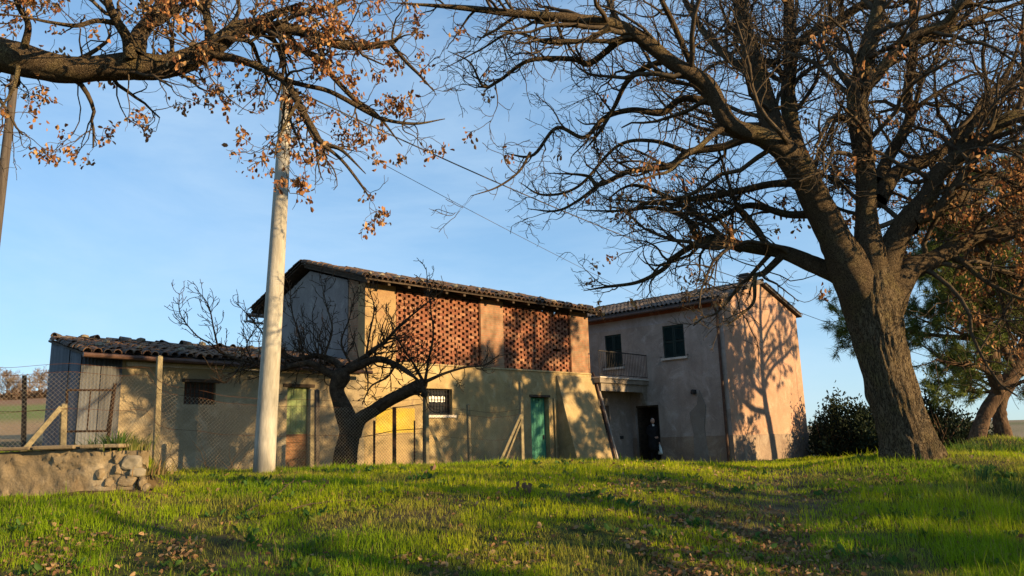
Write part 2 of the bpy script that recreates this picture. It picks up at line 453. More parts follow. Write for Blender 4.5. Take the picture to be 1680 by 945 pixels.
M['coat'] = mat('black_coat', (0.008, 0.008, 0.009), (0.014, 0.013, 0.014), 9, rough=0.9, bump=0.3)
M['skin'] = mat('skin', (0.46, 0.27, 0.20), (0.52, 0.32, 0.24), 9, rough=0.6, bump=0.05)
M['hair'] = mat('grey_hair', (0.28, 0.26, 0.25), (0.4, 0.38, 0.36), 30, rough=0.8, bump=0.3)
M['shirt'] = mat('pale_shirt', (0.6, 0.58, 0.55), (0.68, 0.66, 0.62), 9, rough=0.9, bump=0.1)
M['bag'] = mat('white_plastic_bag', (0.62, 0.68, 0.64), (0.74, 0.78, 0.74), 5, rough=0.45, bump=0.3)

def barkmat(name, ridge, crack, lichen, scale, stretch, dist=0.03):
    m, n, l, b = newmat(name)
    b.inputs['Roughness'].default_value = 0.95; b.inputs['Specular IOR Level'].default_value = 0.05
    tc = n.new('ShaderNodeTexCoord'); mp = n.new('ShaderNodeMapping'); mp.inputs['Scale'].default_value = stretch
    l.new(tc.outputs['Object'], mp.inputs['Vector'])
    no = n.new('ShaderNodeTexNoise'); no.inputs['Scale'].default_value = scale * 0.5; no.inputs['Detail'].default_value = 4
    l.new(mp.outputs['Vector'], no.inputs['Vector'])
    ad = n.new('ShaderNodeMixRGB'); ad.inputs['Fac'].default_value = 0.26
    l.new(mp.outputs['Vector'], ad.inputs['Color1']); l.new(no.outputs['Color'], ad.inputs['Color2'])
    vo = n.new('ShaderNodeTexVoronoi'); vo.feature = 'DISTANCE_TO_EDGE'; vo.inputs['Scale'].default_value = scale
    l.new(ad.outputs['Color'], vo.inputs['Vector'])
    mr = n.new('ShaderNodeMapRange'); mr.inputs['From Min'].default_value = 0.015; mr.inputs['From Max'].default_value = 0.16
    l.new(vo.outputs['Distance'], mr.inputs['Value'])
    fi = n.new('ShaderNodeTexNoise'); fi.inputs['Scale'].default_value = scale * 5; fi.inputs['Detail'].default_value = 6
    l.new(mp.outputs['Vector'], fi.inputs['Vector'])
    mu = n.new('ShaderNodeMath'); mu.operation = 'MULTIPLY'; l.new(mr.outputs['Result'], mu.inputs[0])
    m2 = n.new('ShaderNodeMapRange'); m2.inputs['From Min'].default_value = 0.25; m2.inputs['From Max'].default_value = 0.7; m2.inputs['To Min'].default_value = 0.35
    l.new(fi.outputs['Fac'], m2.inputs['Value']); l.new(m2.outputs['Result'], mu.inputs[1])
    mx = n.new('ShaderNodeMixRGB'); mx.inputs['Color1'].default_value = (*crack, 1); l.new(mu.outputs[0], mx.inputs['Fac'])
    ln = n.new('ShaderNodeTexNoise'); ln.inputs['Scale'].default_value = 2.3; ln.inputs['Detail'].default_value = 8; l.new(tc.outputs['Object'], ln.inputs['Vector'])
    ra = n.new('ShaderNodeValToRGB'); ra.color_ramp.elements[0].position = .5; ra.color_ramp.elements[1].position = .72
    ra.color_ramp.elements[0].color = (*ridge, 1); ra.color_ramp.elements[1].color = (*lichen, 1)
    l.new(ln.outputs['Fac'], ra.inputs['Fac']); l.new(ra.outputs['Color'], mx.inputs['Color2'])
    l.new(mx.outputs['Color'], b.inputs['Base Color'])
    bp = n.new('ShaderNodeBump'); bp.inputs['Strength'].default_value = 1.0; bp.inputs['Distance'].default_value = dist
    l.new(mu.outputs[0], bp.inputs['Height']); l.new(bp.outputs['Normal'], b.inputs['Normal'])
    return m
M['bark'] = barkmat('oak_bark', (0.26, 0.20, 0.125), (0.05, 0.036, 0.024), (0.25, 0.20, 0.09), 19, (1.6, 1.6, 0.36), 0.05)
M['limbbark'] = barkmat('limb_bark', (0.21, 0.155, 0.095), (0.05, 0.036, 0.024), (0.30, 0.24, 0.11), 27, (1.2, 1.2, 0.7), 0.03)

# ------------------------------------------------------------------ ground
def ground_rel(x, y):
    """ground height relative to the eye"""
    x = np.asarray(x, float); y = np.asarray(y, float)
    r = x / np.maximum(y, 3.0)
    prof = np.interp(y, [-80, 4, 7, 8.5, 10, 12, 14.5, 18, 24, 45, 90, 200, 600, 1200, 2200, 2600],
                     [-1.9, -1.62, -1.27, -0.92, -0.64, -0.46, -0.40, -0.55, -1.0, -1.05, -3, -9, -30, -34, 18, 22])
    win = np.interp(y, [4, 9, 16, 24], [0, 1, 1, 0])
    prof = prof - 0.15 * sm((r - 0.02) / 0.3) * win
    # shallow dip of the track that runs up to the house
    prof = prof - 0.10 * np.exp(-((r - 0.33) / 0.08) ** 2) * win
    # rising field beyond the shed
    w = sm((-x - 0.47 * y) / (0.08 * np.maximum(y, 3.0))) * sm((y - 13.5) / 3)
    hill = np.interp(y, [13, 20, 40, 90, 180, 320, 2600], [-0.2, 0.12, 1.2, 5.0, 13.6, 14.0, 14.0])
    w2 = sm((-x - 0.40 * y) / (0.08 * np.maximum(y, 3.0))) * sm((y - 60) / 30)
    w = np.maximum(w, w2)
    z = prof * (1 - w) + hill * w
    # earth held up behind the stone wall
    t = sm((-0.455 * y - x) / 0.4) * sm((y - 10.75) / 0.25) * sm((20 - y) / 3)
    z = z * (1 - t) + np.maximum(z, -0.02) * t
    t2 = sm((-0.43 * y - x) / 0.6) * sm((y - 10.3) / 1.0) * sm((13 - y) / 2) * (1 - t)
    z = z + 0.16 * t2
    # low area in front of the wall
    t3 = sm((-4.3 - x) / 1.0) * sm((10.7 - y) / 0.25) * sm((y - 7) / 2)
    z = z + 0.11 * t3
    z = z + 0.14 * np.exp(-(((x - 6.8) / 2.2) ** 2 + ((y - 13.2) / 1.6) ** 2))
    z = z + 0.42 * np.exp(-(((x - 10.2) / 1.2) ** 2 + ((y - 16.5) / 1.0) ** 2))
    near = sm((40 - y) / 15)
    z = z + near * (0.09 * (fbm(x / 1.6, y / 1.6, 3, 3) - 0.5) + 0.045 * (vnoise(x / 0.45, y / 0.45, 9) - 0.5))
    far = sm((y - 120) / 200)
    z = z + far * 10 * (fbm(x / 160.0, y / 160.0, 5, 3) - 0.5)
    return z

def gz(x, y):
    return float(ground_rel(np.array([x]), np.array([y]))[0]) + EYE

def graded(lo, dlo, dhi, hi, step, gr=1.09):
    a = list(np.arange(dlo, dhi, step))
    s, q = step, a[-1]
    while q < hi:
        s *= gr; q += s; a.append(q)
    s, q, b = step, a[0], []
    while q > lo:
        s *= gr; q -= s; b.append(q)
    return np.array(b[::-1] + a)

gx = graded(-3200, -13, 15, 3200, 0.14)
gy = graded(-120, 3.5, 24, 2600, 0.14)
XX, YY = np.meshgrid(gx, gy)
ZZ = ground_rel(XX, YY) + EYE
ny, nx = XX.shape
gv = np.stack([XX.ravel(), YY.ravel(), ZZ.ravel()], 1)
idx = np.arange(ny * nx).reshape(ny, nx)
gf = np.stack([idx[:-1, :-1], idx[:-1, 1:], idx[1:, 1:], idx[1:, :-1]], -1).reshape(-1)
x, y = gv[:, 0], gv[:, 1]
def lerpc(a, b, t):
    return np.asarray(a) * (1 - t[:, None]) + np.asarray(b) * t[:, None]
n1 = fbm(x / 1.3, y / 1.3, 21)
gc = lerpc((0.040, 0.045, 0.012), (0.085, 0.060, 0.030), sm((n1 - 0.35) / 0.35))
trk = np.exp(-((x / np.maximum(y, 3) - 0.33) / 0.075) ** 2) * sm((y - 3) / 2) * sm((30 - y) / 6)
gc = lerpc(gc, (0.10, 0.068, 0.038), trk * 0.8)
# strips of the far field
fld = sm((-x - 0.40 * y) / (0.08 * np.maximum(y, 3))) * sm((y - 24) / 6)
fy = y + 14 * (fbm(x / 60.0, y / 60.0, 8) - 0.5)
strip = np.zeros((len(x), 3))
cb = [(0, (0.20, 0.145, 0.075)), (52, (0.30, 0.20, 0.10)), (70, (0.14, 0.17, 0.045)), (110, (0.15, 0.19, 0.05)), (122, (0.22, 0.13, 0.075)), (165, (0.19, 0.115, 0.07)), (400, (0.16, 0.12, 0.08))]
for k in range(3):
    strip[:, k] = np.interp(fy, [c[0] for c in cb], [c[1][k] for c in cb])
gc = lerpc(gc, strip, fld)
farm = sm((y - 60) / 80) * (1 - fld)
fn = fbm(x / 130.0, y / 90.0, 12, 3)
gc = lerpc(gc, lerpc((0.13, 0.13, 0.06), (0.24, 0.19, 0.12), sm((fn - 0.35) / 0.3)), farm)
gm = np_mesh('ground', gv, gf, 4, gc, True)
m, n, l, b = newmat('earth_and_turf')
b.inputs['Roughness'].default_value = 0.95; b.inputs['Specular IOR Level'].default_value = 0.1
at = n.new('ShaderNodeAttribute'); at.attribute_name = 'Col'
tc = n.new('ShaderNodeTexCoord'); no = n.new('ShaderNodeTexNoise'); no.inputs['Scale'].default_value = 5; no.inputs['Detail'].default_value = 9
l.new(tc.outputs['Object'], no.inputs['Vector'])
mr = n.new('ShaderNodeMapRange'); mr.inputs['From Min'].default_value = 0.3; mr.inputs['From Max'].default_value = 0.7
mr.inputs['To Min'].default_value = 0.55; mr.inputs['To Max'].default_value = 1.4
l.new(no.outputs['Fac'], mr.inputs['Value'])
mx = n.new('ShaderNodeMixRGB'); mx.blend_type = 'MULTIPLY'; mx.inputs['Fac'].default_value = 1
l.new(at.outputs['Color'], mx.inputs['Color1']); l.new(mr.outputs['Result'], mx.inputs['Color2']); l.new(mx.outputs['Color'], b.inputs['Base Color'])
bp = n.new('ShaderNodeBump'); bp.inputs['Strength'].default_value = 0.6; bp.inputs['Distance'].default_value = 0.05
l.new(no.outputs['Fac'], bp.inputs['Height']); l.new(bp.outputs['Normal'], b.inputs['Normal'])
tag(link('ground', gm, None, m), 'sloping grassy ground rising from the track to the farmhouse and fields', kind='structure')

# ------------------------------------------------------------------ building frame
TH = math.radians(44.0)
UX, VX = Vector((math.cos(TH), math.sin(TH), 0)), Vector((-math.sin(TH), math.cos(TH), 0))
BO = Vector((-4.35, 22.19, 0))
GZ = EYE - 1.0                                   # floor level of the farmyard
def B(u, v, z):                                  # building coordinates -> world (z relative to the eye)
    q = BO + UX * u + VX * v
    return Vector((q.x, q.y, z + EYE))
def broot(name, u, v):
    q = B(u, v, -1.0)
    o = empty(name, q, TH); o['off'] = 0
    return o
class LB(MB):
    """builder in building coordinates (u, v, z relative to the eye)"""
    def out(self, name, mat_, root, parent=None, smooth=False, bevel=0):
        u, v = root['u0'], root['v0']
        return self.build(name, mat_, parent or root, smooth, (-u, -v, 1.0), bevel)
def mkroot(name, u, v, label, cat):
    o = empty(name, B(u, v, -1.0), TH)
    o['u0'], o['v0'] = u, v
    return tag(o, label, cat)
def place(o, root, u, v, z, rot=None, sc=None):
    mw = Matrix.Translation((u - root['u0'], v - root['v0'], z + 1.0))
    if rot is not None: mw = mw @ rot.to_4x4()
    if sc is not None: mw = mw @ Matrix.Diagonal((*sc, 1))
    o.matrix_basis = mw

def wall(mb, axis, pos, th, a0, a1, z0, z1, holes=()):
    """wall lying in the plane axis=pos, thickness th, with rectangular openings"""
    def q(a, z, t):
        return (a, pos + t, z) if axis == 'v' else (pos + t, a, z)
    aa = sorted({a0, a1, *[h[0] for h in holes], *[h[1] for h in holes]})
    zz = sorted({z0, z1, *[h[2] for h in holes], *[h[3] for h in holes]})
    aa = [a for a in aa if a0 <= a <= a1]; zz = [z for z in zz if z0 <= z <= z1]
    def solid(i, j):
        if i < 0 or j < 0 or i >= len(aa) - 1 or j >= len(zz) - 1: return False
        ca, cz = (aa[i] + aa[i + 1]) / 2, (zz[j] + zz[j + 1]) / 2
        return not any(h[0] < ca < h[1] and h[2] < cz < h[3] for h in holes)
    for i in range(len(aa) - 1):
        for j in range(len(zz) - 1):
            if not solid(i, j): continue
            A0, A1, Z0, Z1 = aa[i], aa[i + 1], zz[j], zz[j + 1]
            quad = lambda *p: mb.add(p, [(0, 1, 2, 3)])
            quad(q(A0, Z0, 0), q(A1, Z0, 0), q(A1, Z1, 0), q(A0, Z1, 0))
            quad(q(A1, Z0, th), q(A0, Z0, th), q(A0, Z1, th), q(A1, Z1, th))
            if not solid(i - 1, j): quad(q(A0, Z0, th), q(A0, Z0, 0), q(A0, Z1, 0), q(A0, Z1, th))
            if not solid(i + 1, j): quad(q(A1, Z0, 0), q(A1, Z0, th), q(A1, Z1, th), q(A1, Z1, 0))
            if not solid(i, j - 1): quad(q(A0, Z0, th), q(A1, Z0, th), q(A1, Z0, 0), q(A0, Z0, 0))
            if not solid(i, j + 1): quad(q(A0, Z1, 0), q(A1, Z1, 0), q(A1, Z1, th), q(A0, Z1, th))

def tile_mesh(name='roof_tile', L=0.42, r0=0.095, r1=0.075, th=0.014, seg=6):
    """one half-round clay tile lying along +Y, wide end at y=0"""
    mb = MB(); vs = []
    for yy, r in ((0, r0), (L, r1)):
        for rr in (r, r - th):
            for k in range(seg + 1):
                a = math.pi * k / seg
                vs.append((-math.cos(a) * rr, yy, math.sin(a) * rr))
    s = seg + 1; fs = []
    for k in range(seg):
        fs += [(k, k + 1, 2 * s + k + 1, 2 * s + k), (s + k + 1, s + k, 3 * s + k, 3 * s + k + 1),
               (k + 1, k, s + k, s + k + 1), (2 * s + k, 2 * s + k + 1, 3 * s + k + 1, 3 * s + k)]
    fs += [(0, 2 * s, 3 * s, s), (seg, s + seg, 3 * s + seg, 2 * s + seg)]
    mb.add(vs, fs)
    return mb.mesh(name, False)
TILE = tile_mesh(); TILE.materials.append(M['tile'])
TILED = tile_mesh(); TILED.materials.append(M['darktile'])
tv = np.array([v.co[:] for v in TILE.vertices])
tf = [tuple(p.vertices) for p in TILE.polygons]
STONE = []
for k in range(4):
    bm = bmesh.new(); bmesh.ops.create_icosphere(bm, subdivisions=1, radius=0.5)
    for v in bm.verts:
        v.co *= 1 + rng.uniform(-0.22, 0.22); v.co.x *= 1.25; v.co.z *= 0.75
    me = bpy.data.meshes.new('stone'); bm.to_mesh(me); bm.free(); me.materials.append(M['stone']); STONE.append(me)

def tilerows(root, parent, u0, u1, base_v, base_z, dv, dz, rows, first, last, jitter, mesh, indiv, budget, stuffname='roof_tiles', du=0.205, sgn=1):
    """rows of tiles up a slope that starts at (base_v, base_z) and goes along (dv, dz) per metre"""
    ang = math.atan2(dz, dv * sgn)
    n = int((u1 - u0) / du); left = LB()
    for r in range(rows):
        if not (first <= r < last): continue
        for c in range(n + 1):
            u = u0 + c * du + rng.uniform(-1, 1) * jitter * 0.6
            s = r * 0.33 + rng.uniform(-1, 1) * jitter
            v, z = base_v + dv * s, base_z + dz * s + rng.uniform(0, 1) * jitter * 0.5
            rot = Matrix.Rotation(rng.uniform(-1, 1) * jitter * 2.2, 3, 'Z') @ Matrix.Rotation(ang + rng.uniform(-1, 1) * jitter, 3, 'X')
            if sgn < 0: rot = Matrix.Rotation(math.pi, 3, 'Z') @ rot
            if indiv(r, c) and budget[0] > 0:
                budget[0] -= 1
                o = link('roof_tile', mesh, parent); place(o, root, u, v, z, rot)
            else:
                R = np.array(rot)
                left.add([tuple(p) for p in (tv @ R.T + np.array((u, v, z)))], tf)
    if left.v:
        o = left.out(stuffname, mesh.materials[0], root, parent); o['kind'] = 'stuff'

# ------------------------------------------------------------------ barn
barn = mkroot('barn', 0, 0, 'old stone barn with two red brick lattice panels above a plastered lower wall', 'barn')
lb = LB(); T = 0.40
wall(lb, 'v', 0, T, 0, 10.1, -1.3, 2.42, [(2.2, 3.26, 0.88, 1.70), (6.78, 7.70, -1.3, 1.52)])
wall(lb, 'u', 0, T, T, 6.3 - T, -1.3, 2.42)
wall(lb, 'v', 6.3 - T, T, 0, 10.1, -1.3, 4.8)
wall(lb, 'u', 10.1 - T, T, T, 6.3 - T, -1.3, 4.8)
lb.out('wall', M['barn'], barn)
# shallow ledge where the upper wall sits back
lb = LB(); lb.hexa([(0.0, -0.035, 2.42), (10.1, -0.035, 2.42), (10.1, 0.12, 2.42), (0, 0.12, 2.42), (0, 0.0, 2.475), (10.1, 0.0, 2.475), (10.1, 0.12, 2.475), (0, 0.12, 2.475)])
lb.out('ledge', M['barn'], barn)
lb = LB(); lb.box((0.0, 0.02, 2.475), (1.10, 0.40, 4.78)); lb.out('pier', M['pierpale'], barn)
lb = LB(); lb.box((4.56, 0.02, 2.475), (5.60, 0.40, 4.78)); lb.out('pier', M['pierbrick'], barn)
lb = LB(); lb.box((9.06, 0.02, 2.475), (10.1, 0.40, 4.78)); lb.out('pier', M['pierbrick'], barn)
# gable: brick corner and pale render
lb = LB(); lb.prism([(0.005, 0.40, 2.42), (0.005, 0.95, 2.42), (0.005, 0.95, 5.04), (0.005, 0.40, 4.87)], (0.35, 0, 0)); lb.out('corner_pier', M['pierbrick'], barn)
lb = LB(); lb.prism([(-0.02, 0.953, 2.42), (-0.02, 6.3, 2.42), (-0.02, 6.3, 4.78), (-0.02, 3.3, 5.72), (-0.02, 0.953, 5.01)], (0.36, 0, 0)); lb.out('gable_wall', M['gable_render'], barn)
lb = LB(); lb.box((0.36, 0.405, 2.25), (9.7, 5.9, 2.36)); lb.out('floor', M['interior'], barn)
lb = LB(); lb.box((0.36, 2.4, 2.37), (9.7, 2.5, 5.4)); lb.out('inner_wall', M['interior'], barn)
lb = LB(); lb.box((0.0, 0.05, 4.782), (10.1, 0.32, 4.87)); lb.out('wall_beam', M['wood'], barn)
lb = LB(); lb.box((4.48, 0.015, 2.48), (4.553, 0.08, 4.78)); lb.out('steel_post', M['rust'], barn)
lb = LB(); lb.box((8.98, 0.015, 2.48), (9.053, 0.08, 4.78)); lb.out('steel_post', M['rust'], barn)
BRW, BRH, MOD, ROW = 0.235, 0.074, 0.355, 0.0915
mb = MB(); mb.box((-BRW / 2, 0, -BRH / 2 - 0.008), (BRW / 2, 0.13, BRH / 2 + 0.008)); BRICK = mb.mesh('brick'); BRICK.materials.append(M['brick'])
bcount = 0
for pi, (a0, a1) in enumerate(((1.10, 4.48), (5.60, 8.98))):
    lb = LB(); lb.box((a0, 0.03, 4.70), (a1, 0.2, 4.781)); lat = lb.out('brick_lattice', M['wood'], barn)
    left = LB(); rows = int((4.70 - 2.48) / ROW)
    ncol = int(round((a1 - a0) / MOD)); mod = (a1 - a0) / ncol
    for r in range(rows):
        z = 2.48 + (r + 0.5) * ROW
        for c in range(ncol + 1):
            u = a0 + (c + 0.5 * (r % 2)) * mod + rng.uniform(-0.022, 0.022)
            lo, hi = max(u - mod * 0.355, a0), min(u + mod * 0.355, a1)
            if hi - lo < 0.05: continue
            v = 0.035 + rng.uniform(0, 0.035)
            if rng.random() < 0.012: continue
            cut = (hi - lo) / BRW
            if pi == 0 or (bcount < 300 and r < 8):
                bcount += 1
                o = link('brick', BRICK, lat); place(o, barn, (lo + hi) / 2, v, z, Matrix.Rotation(rng.uniform(-0.03, 0.03), 3, 'Z'), (cut, 1, 1))
            else:
                left.box((lo, v, z - BRH / 2 - 0.008), (hi, v + 0.13, z + BRH / 2 + 0.008))
    if left.v:
        o = left.out('brickwork', M['brick'], barn, lat); o['kind'] = 'stuff'
# roof: two slabs of boarding, rafters, tiles
RS = (5.80 - 4.80) / 3.3
lb = LB()
def slope_slab(lb, u0, u1, v0, z0, v1, z1, th):
    lb.hexa([(u0, v0, z0), (u1, v0, z0), (u1, v1, z1), (u0, v1, z1), (u0, v0, z0 + th), (u1, v0, z0 + th), (u1, v1, z1 + th), (u0, v1, z1 + th)])
slope_slab(lb, -0.32, 10.28, -0.50, 4.80 - 0.50 * RS + 0.10, 3.3, 5.90, 0.05)
slope_slab(lb, -0.32, 10.28, 3.302, 5.90, 6.95, 5.90 - 3.65 * RS, 0.05)
rf = lb.out('roof', M['wood'], barn)
for k in range(15):
    u = -0.2 + k * 0.735
    lb = LB(); slope_slab(lb, u - 0.045, u + 0.045, -0.44, 4.80 - 0.44 * RS, 3.28, 5.80, 0.095); lb.out('rafter', M['wood'], barn, rf)
dl = math.hypot(1, RS); bud = [230]
tilerows(barn, rf, -0.30, 10.25, -0.56, 4.80 - 0.56 * RS + 0.165, 1 / dl, RS / dl, 12, 0, 12, 0.022, TILE, lambda r, c: r in (0, 1), bud)
tilerows(barn, rf, -0.30, 10.25, 3.34, 5.93, 1 / dl, -RS / dl, 11, 0, 11, 0.02, TILED, lambda r, c: False, bud)
for k in range(32):
    o = link('ridge_tile', TILED, rf); place(o, barn, -0.32 + k * 0.33, 3.3 + rng.uniform(-.02, .02), 5.975 + rng.uniform(-.02, .03), Matrix.Rotation(-math.pi / 2 + rng.uniform(-.1, .1), 3, 'Z'), (1.15, 1, 1.0))
# loose tiles and stones holding the eave down
k = 0; u = -0.2
while u < 10.1:
    s = rng.uniform(0.05, 0.30)
    v, z = -0.56 + s / dl, 4.80 - 0.56 * RS + 0.165 + s * RS / dl
    if k % 3 == 1 or u < 0.8:
        o = link('roof_stone', STONE[k % 4], rf); place(o, barn, u, v, z + 0.13, Matrix.Rotation(rng.uniform(0, 3), 3, 'Z'), (rng.uniform(.17, .27), rng.uniform(.16, .24), rng.uniform(.13, .21)))
    else:
        o = link('roof_tile', TILED, rf); place(o, barn, u, v, z + 0.075, Matrix.Rotation(rng.uniform(-.4, .4) + (math.pi / 2 if k % 4 == 2 else 0), 3, 'Z') @ Matrix.Rotation(0.35, 3, 'X'), (1.1, 0.75, 1.0))
    u += rng.uniform(0.28, 0.55); k += 1
# verge tiles up the gable edge
for k in range(11):
    s = k * 0.34
    o = link('verge_tile', TILE, rf); place(o, barn, -0.34, -0.5 + s / dl, 4.80 - 0.5 * RS + 0.21 + s * RS / dl, Matrix.Rotation(math.atan(RS), 3, 'X'), (1.2, 1, 1.1))
    o = link('verge_tile', TILE, rf); place(o, barn, -0.34, 6.95 - s / dl, 5.90 - 3.65 * RS + 0.10 + s * RS / dl, Matrix.Rotation(math.pi, 3, 'Z') @ Matrix.Rotation(math.atan(RS), 3, 'X'), (1.2, 1, 1.1))
lb = LB(); lb.tube([(-0.45, 6.98, 4.72), (-0.45, 7.0, 4.52), (-0.30, 6.7, 4.42), (-0.12, 6.42, 4.38)], 0.045, 8)
lb.tube([(-0.45, 7.05, 4.75), (5, 7.05, 4.75)], 0.07, 8); lb.out('gutter', M['pipegrey'], barn)
# barred window
lb = LB(); lb.box((2.2, 0.22, 0.88), (3.26, 0.24, 1.70)); win = lb.out('window', M['glass'], barn)
lb = LB()
for a, b_, c, d in ((2.2, 2.25, .88, 1.7), (3.21, 3.26, .88, 1.7), (2.25, 3.21, .88, .93), (2.25, 3.21, 1.65, 1.7)): lb.box((a, 0.16, c), (b_, 0.218, d))
lb.out('window_frame', M['iron'], barn, win)
lb = LB(); lb.box((2.1, -0.09, 0.80), (3.36, 0.20, 0.878)); lb.out('sill', M['sill'], barn, win)
lb = LB()
pts = [2.3 + k * 0.1 for k in range(9)]
for i in range(8):
    lb.hexa([(pts[i], 0.19, 1.30), (pts[i + 1], 0.18, 1.29 + .02 * (i % 2)), (pts[i + 1], 0.20, 1.29 + .02 * (i % 2)), (pts[i], 0.21, 1.30), (pts[i], 0.185, 1.47 + .02 * (i % 2)), (pts[i + 1], 0.18, 1.46), (pts[i + 1], 0.2, 1.46), (pts[i], 0.205, 1.47 + .02 * (i % 2))])
lb.out('white_cloth', M['cloth_white'], barn, win)
for k in range(9):
    lb = LB(); lb.tube([(2.26 + k * 0.118, 0.07, 0.885), (2.26 + k * 0.118, 0.07, 1.695)], 0.011, 6); lb.out('bar', M['iron'], barn, win)
for k in range(4):
    lb = LB(); lb.tube([(2.205, 0.088, 1.02 + k * 0.175), (3.255, 0.088, 1.02 + k * 0.175)], 0.009, 6); lb.out('bar', M['iron'], barn, win)
# green plank door
lb = LB(); lb.box((6.79, 0.235, -1.1), (7.69, 0.25, 1.505)); dr = lb.out('door', M['door_green'], barn)
for k in range(6):
    lb = LB(); lb.box((6.79 + k * 0.15 + 0.006, 0.20, -1.1), (6.79 + (k + 1) * 0.15 - 0.006, 0.234, 1.505)); lb.out('plank', M['door_green'], barn, dr)
lb = LB(); lb.box((6.73, -0.02, 1.52), (7.78, 0.19, 1.60)); lb.out('lintel', M['wood'], barn, dr)
lb = LB(); lb.box((7.55, 0.17, 0.05), (7.60, 0.20, 0.2)); lb.out('handle', M['iron'], barn, dr)
lb = LB(); lb.box((0.38, -0.008, 0.36), (1.78, 0.01, 1.08)); lb.out('yellow_patch', M['yellow'], barn)
# buttress with battered face
lb = LB(); lb.hexa([(8.14, -1.02, -1.3), (10.12, -0.98, -1.3), (10.12, -0.002, -1.3), (8.14, -0.002, -1.3), (8.14, -0.05, 2.28), (10.12, -0.05, 2.32), (10.12, -0.002, 2.34), (8.14, -0.002, 2.32)])
lb.out('buttress', M['buttress'], barn)
lb = LB(); lb.tube([(7.95, -0.05, -1.1), (7.95, -0.05, 1.5)], 0.035, 6); lb.out('rain_pipe', M['buttress'], barn)
lb = LB(); lb.tube([(10.20, 0.0, 2.5), (10.22, -0.12, 2.2), (10.2, -1.02, -1.2)], 0.05, 8); lb.out('downpipe', M['pipe'], barn)
lb = LB(); lb.tube([(10.33, -0.02, 2.15), (10.34, -0.15, 1.9), (10.32, -1.02, -1.2)], 0.042, 8); lb.out('downpipe', M['pipegrey'], barn)

# ------------------------------------------------------------------ shed
shed = mkroot('shed', -7.45, 0, 'low lean-to shed with loose clay tiles and dark metal end sheets', 'shed')
SZ = 0.62 / 3.05
lb = LB()
wall(lb, 'v', 0, 0.3, -6.62, -0.003, -1.3, 2.2, [(-5.14, -4.36, 1.12, 1.66), (-2.42, -1.76, -1.3, 1.61)])
wall(lb, 'v', 2.6, 0.25, -7.3, -0.003, -1.3, 2.9)
lb.out('wall', M['shed'], shed)
lb = LB(); lb.box((-6.5, -0.06, 1.99), (-2.9, 0.0 - 0.002, 2.08)); lb.out('lintel_board', M['sill'], shed)
def corrug(root, name, matl, axis, pos, a0, a1, z0, ztop, amp=0.012, wl_=0.075):
    lb = LB(); n_ = max(6, int((a1 - a0) / wl_ * 4)); vs = []; fs = []
    for i in range(n_ + 1):
        a = a0 + (a1 - a0) * i / n_
        o_ = amp * math.sin(2 * math.pi * (a - a0) / wl_)
        for dd in (0, 0.006):
            for z in (z0, ztop(a)):
                vs.append((a, pos + o_ + dd, z) if axis == 'v' else (pos + o_ + dd, a, z))
    for i in range(n_):
        k = i * 4
        fs += [(k, k + 4, k + 5, k + 1), (k + 2, k + 3, k + 7, k + 6), (k + 1, k + 5, k + 7, k + 3)]
    lb.add(vs, fs)
    return lb.out(name, matl, root, None, True)
zt = lambda v: 2.13 + (v + 0.45) * SZ + 0.02
corrug(shed, 'metal_sheet', M['metal'], 'u', -7.45, 0.0, 0.95, -1.3, zt)
corrug(shed, 'metal_sheet', M['metal'], 'u', -7.475, 0.90, 1.8, -1.3, zt)
corrug(shed, 'metal_sheet', M['metal'], 'u', -7.45, 1.75, 2.75, -1.3, zt)
corrug(shed, 'metal_sheet', M['metal_light'], 'v', -0.03, -7.44, -7.0, -1.3, lambda a: 2.2)
corrug(shed, 'metal_sheet', M['metal'], 'v', -0.055, -7.03, -6.60, -1.3, lambda a: 2.2)
lb = LB(); slope_slab(lb, -7.48, -0.02, -0.42, 2.13, 2.95, 2.13 + 3.37 * SZ, 0.05); srf = lb.out('roof', M['wood'], shed)
sl = math.hypot(1, SZ); bud = [270]
tilerows(shed, srf, -7.44, -0.12, -0.46, 2.21, 1 / sl, SZ / sl, 10, 0, 10, 0.045, TILE, lambda r, c: True, bud)
for k in range(23):
    o = link('ridge_tile', TILED, srf); place(o, shed, -7.42 + k * 0.32, 2.93 + rng.uniform(-.04, .04), 2.21 + 3.39 * SZ + rng.uniform(0.0, .04), Matrix.Rotation(-math.pi / 2 + rng.uniform(-.35, .35), 3, 'Z'), (1.2, 1, 1.1))
for k in range(14):
    u = -7.3 + k * 0.5 + rng.uniform(-.15, .15)
    if k % 3 == 1:
        o = link('roof_stone', STONE[k % 4], srf); place(o, shed, u, 2.80, 2.33 + 3.3 * SZ, Matrix.Rotation(rng.uniform(0, 3), 3, 'Z'), (rng.uniform(.15, .26), .17, rng.uniform(.16, .24)))
    else:
        o = link('ridge_tile', TILED, srf); place(o, shed, u, 2.75 + rng.uniform(-.1, .1), 2.27 + 3.3 * SZ, Matrix.Rotation(rng.uniform(-1.6, .5), 3, 'Z') @ Matrix.Rotation(0.15, 3, 'Y'), (1.0, rng.uniform(.5, .8), 1.2))
for k, (u, v) in enumerate(((-7.0, 0.3), (-6.2, 0.1), (-5.2, 0.2), (-4.6, 1.2), (-6.6, 1.3), (-3.6, 0.4), (-2.6, 1.4))):
    o = link('roof_stone', STONE[k % 4], srf); place(o, shed, u, v, 2.34 + (v + 0.46) * SZ, Matrix.Rotation(k, 3, 'Z'), (.2, .15, .16))
lb = LB(); lb.tube([(-7.55, -0.52, 2.145), (-4.6, -0.52, 2.095), (-0.1, -0.52, 2.05)], 0.055, 8); lb.out('gutter', M['pipe'], shed)
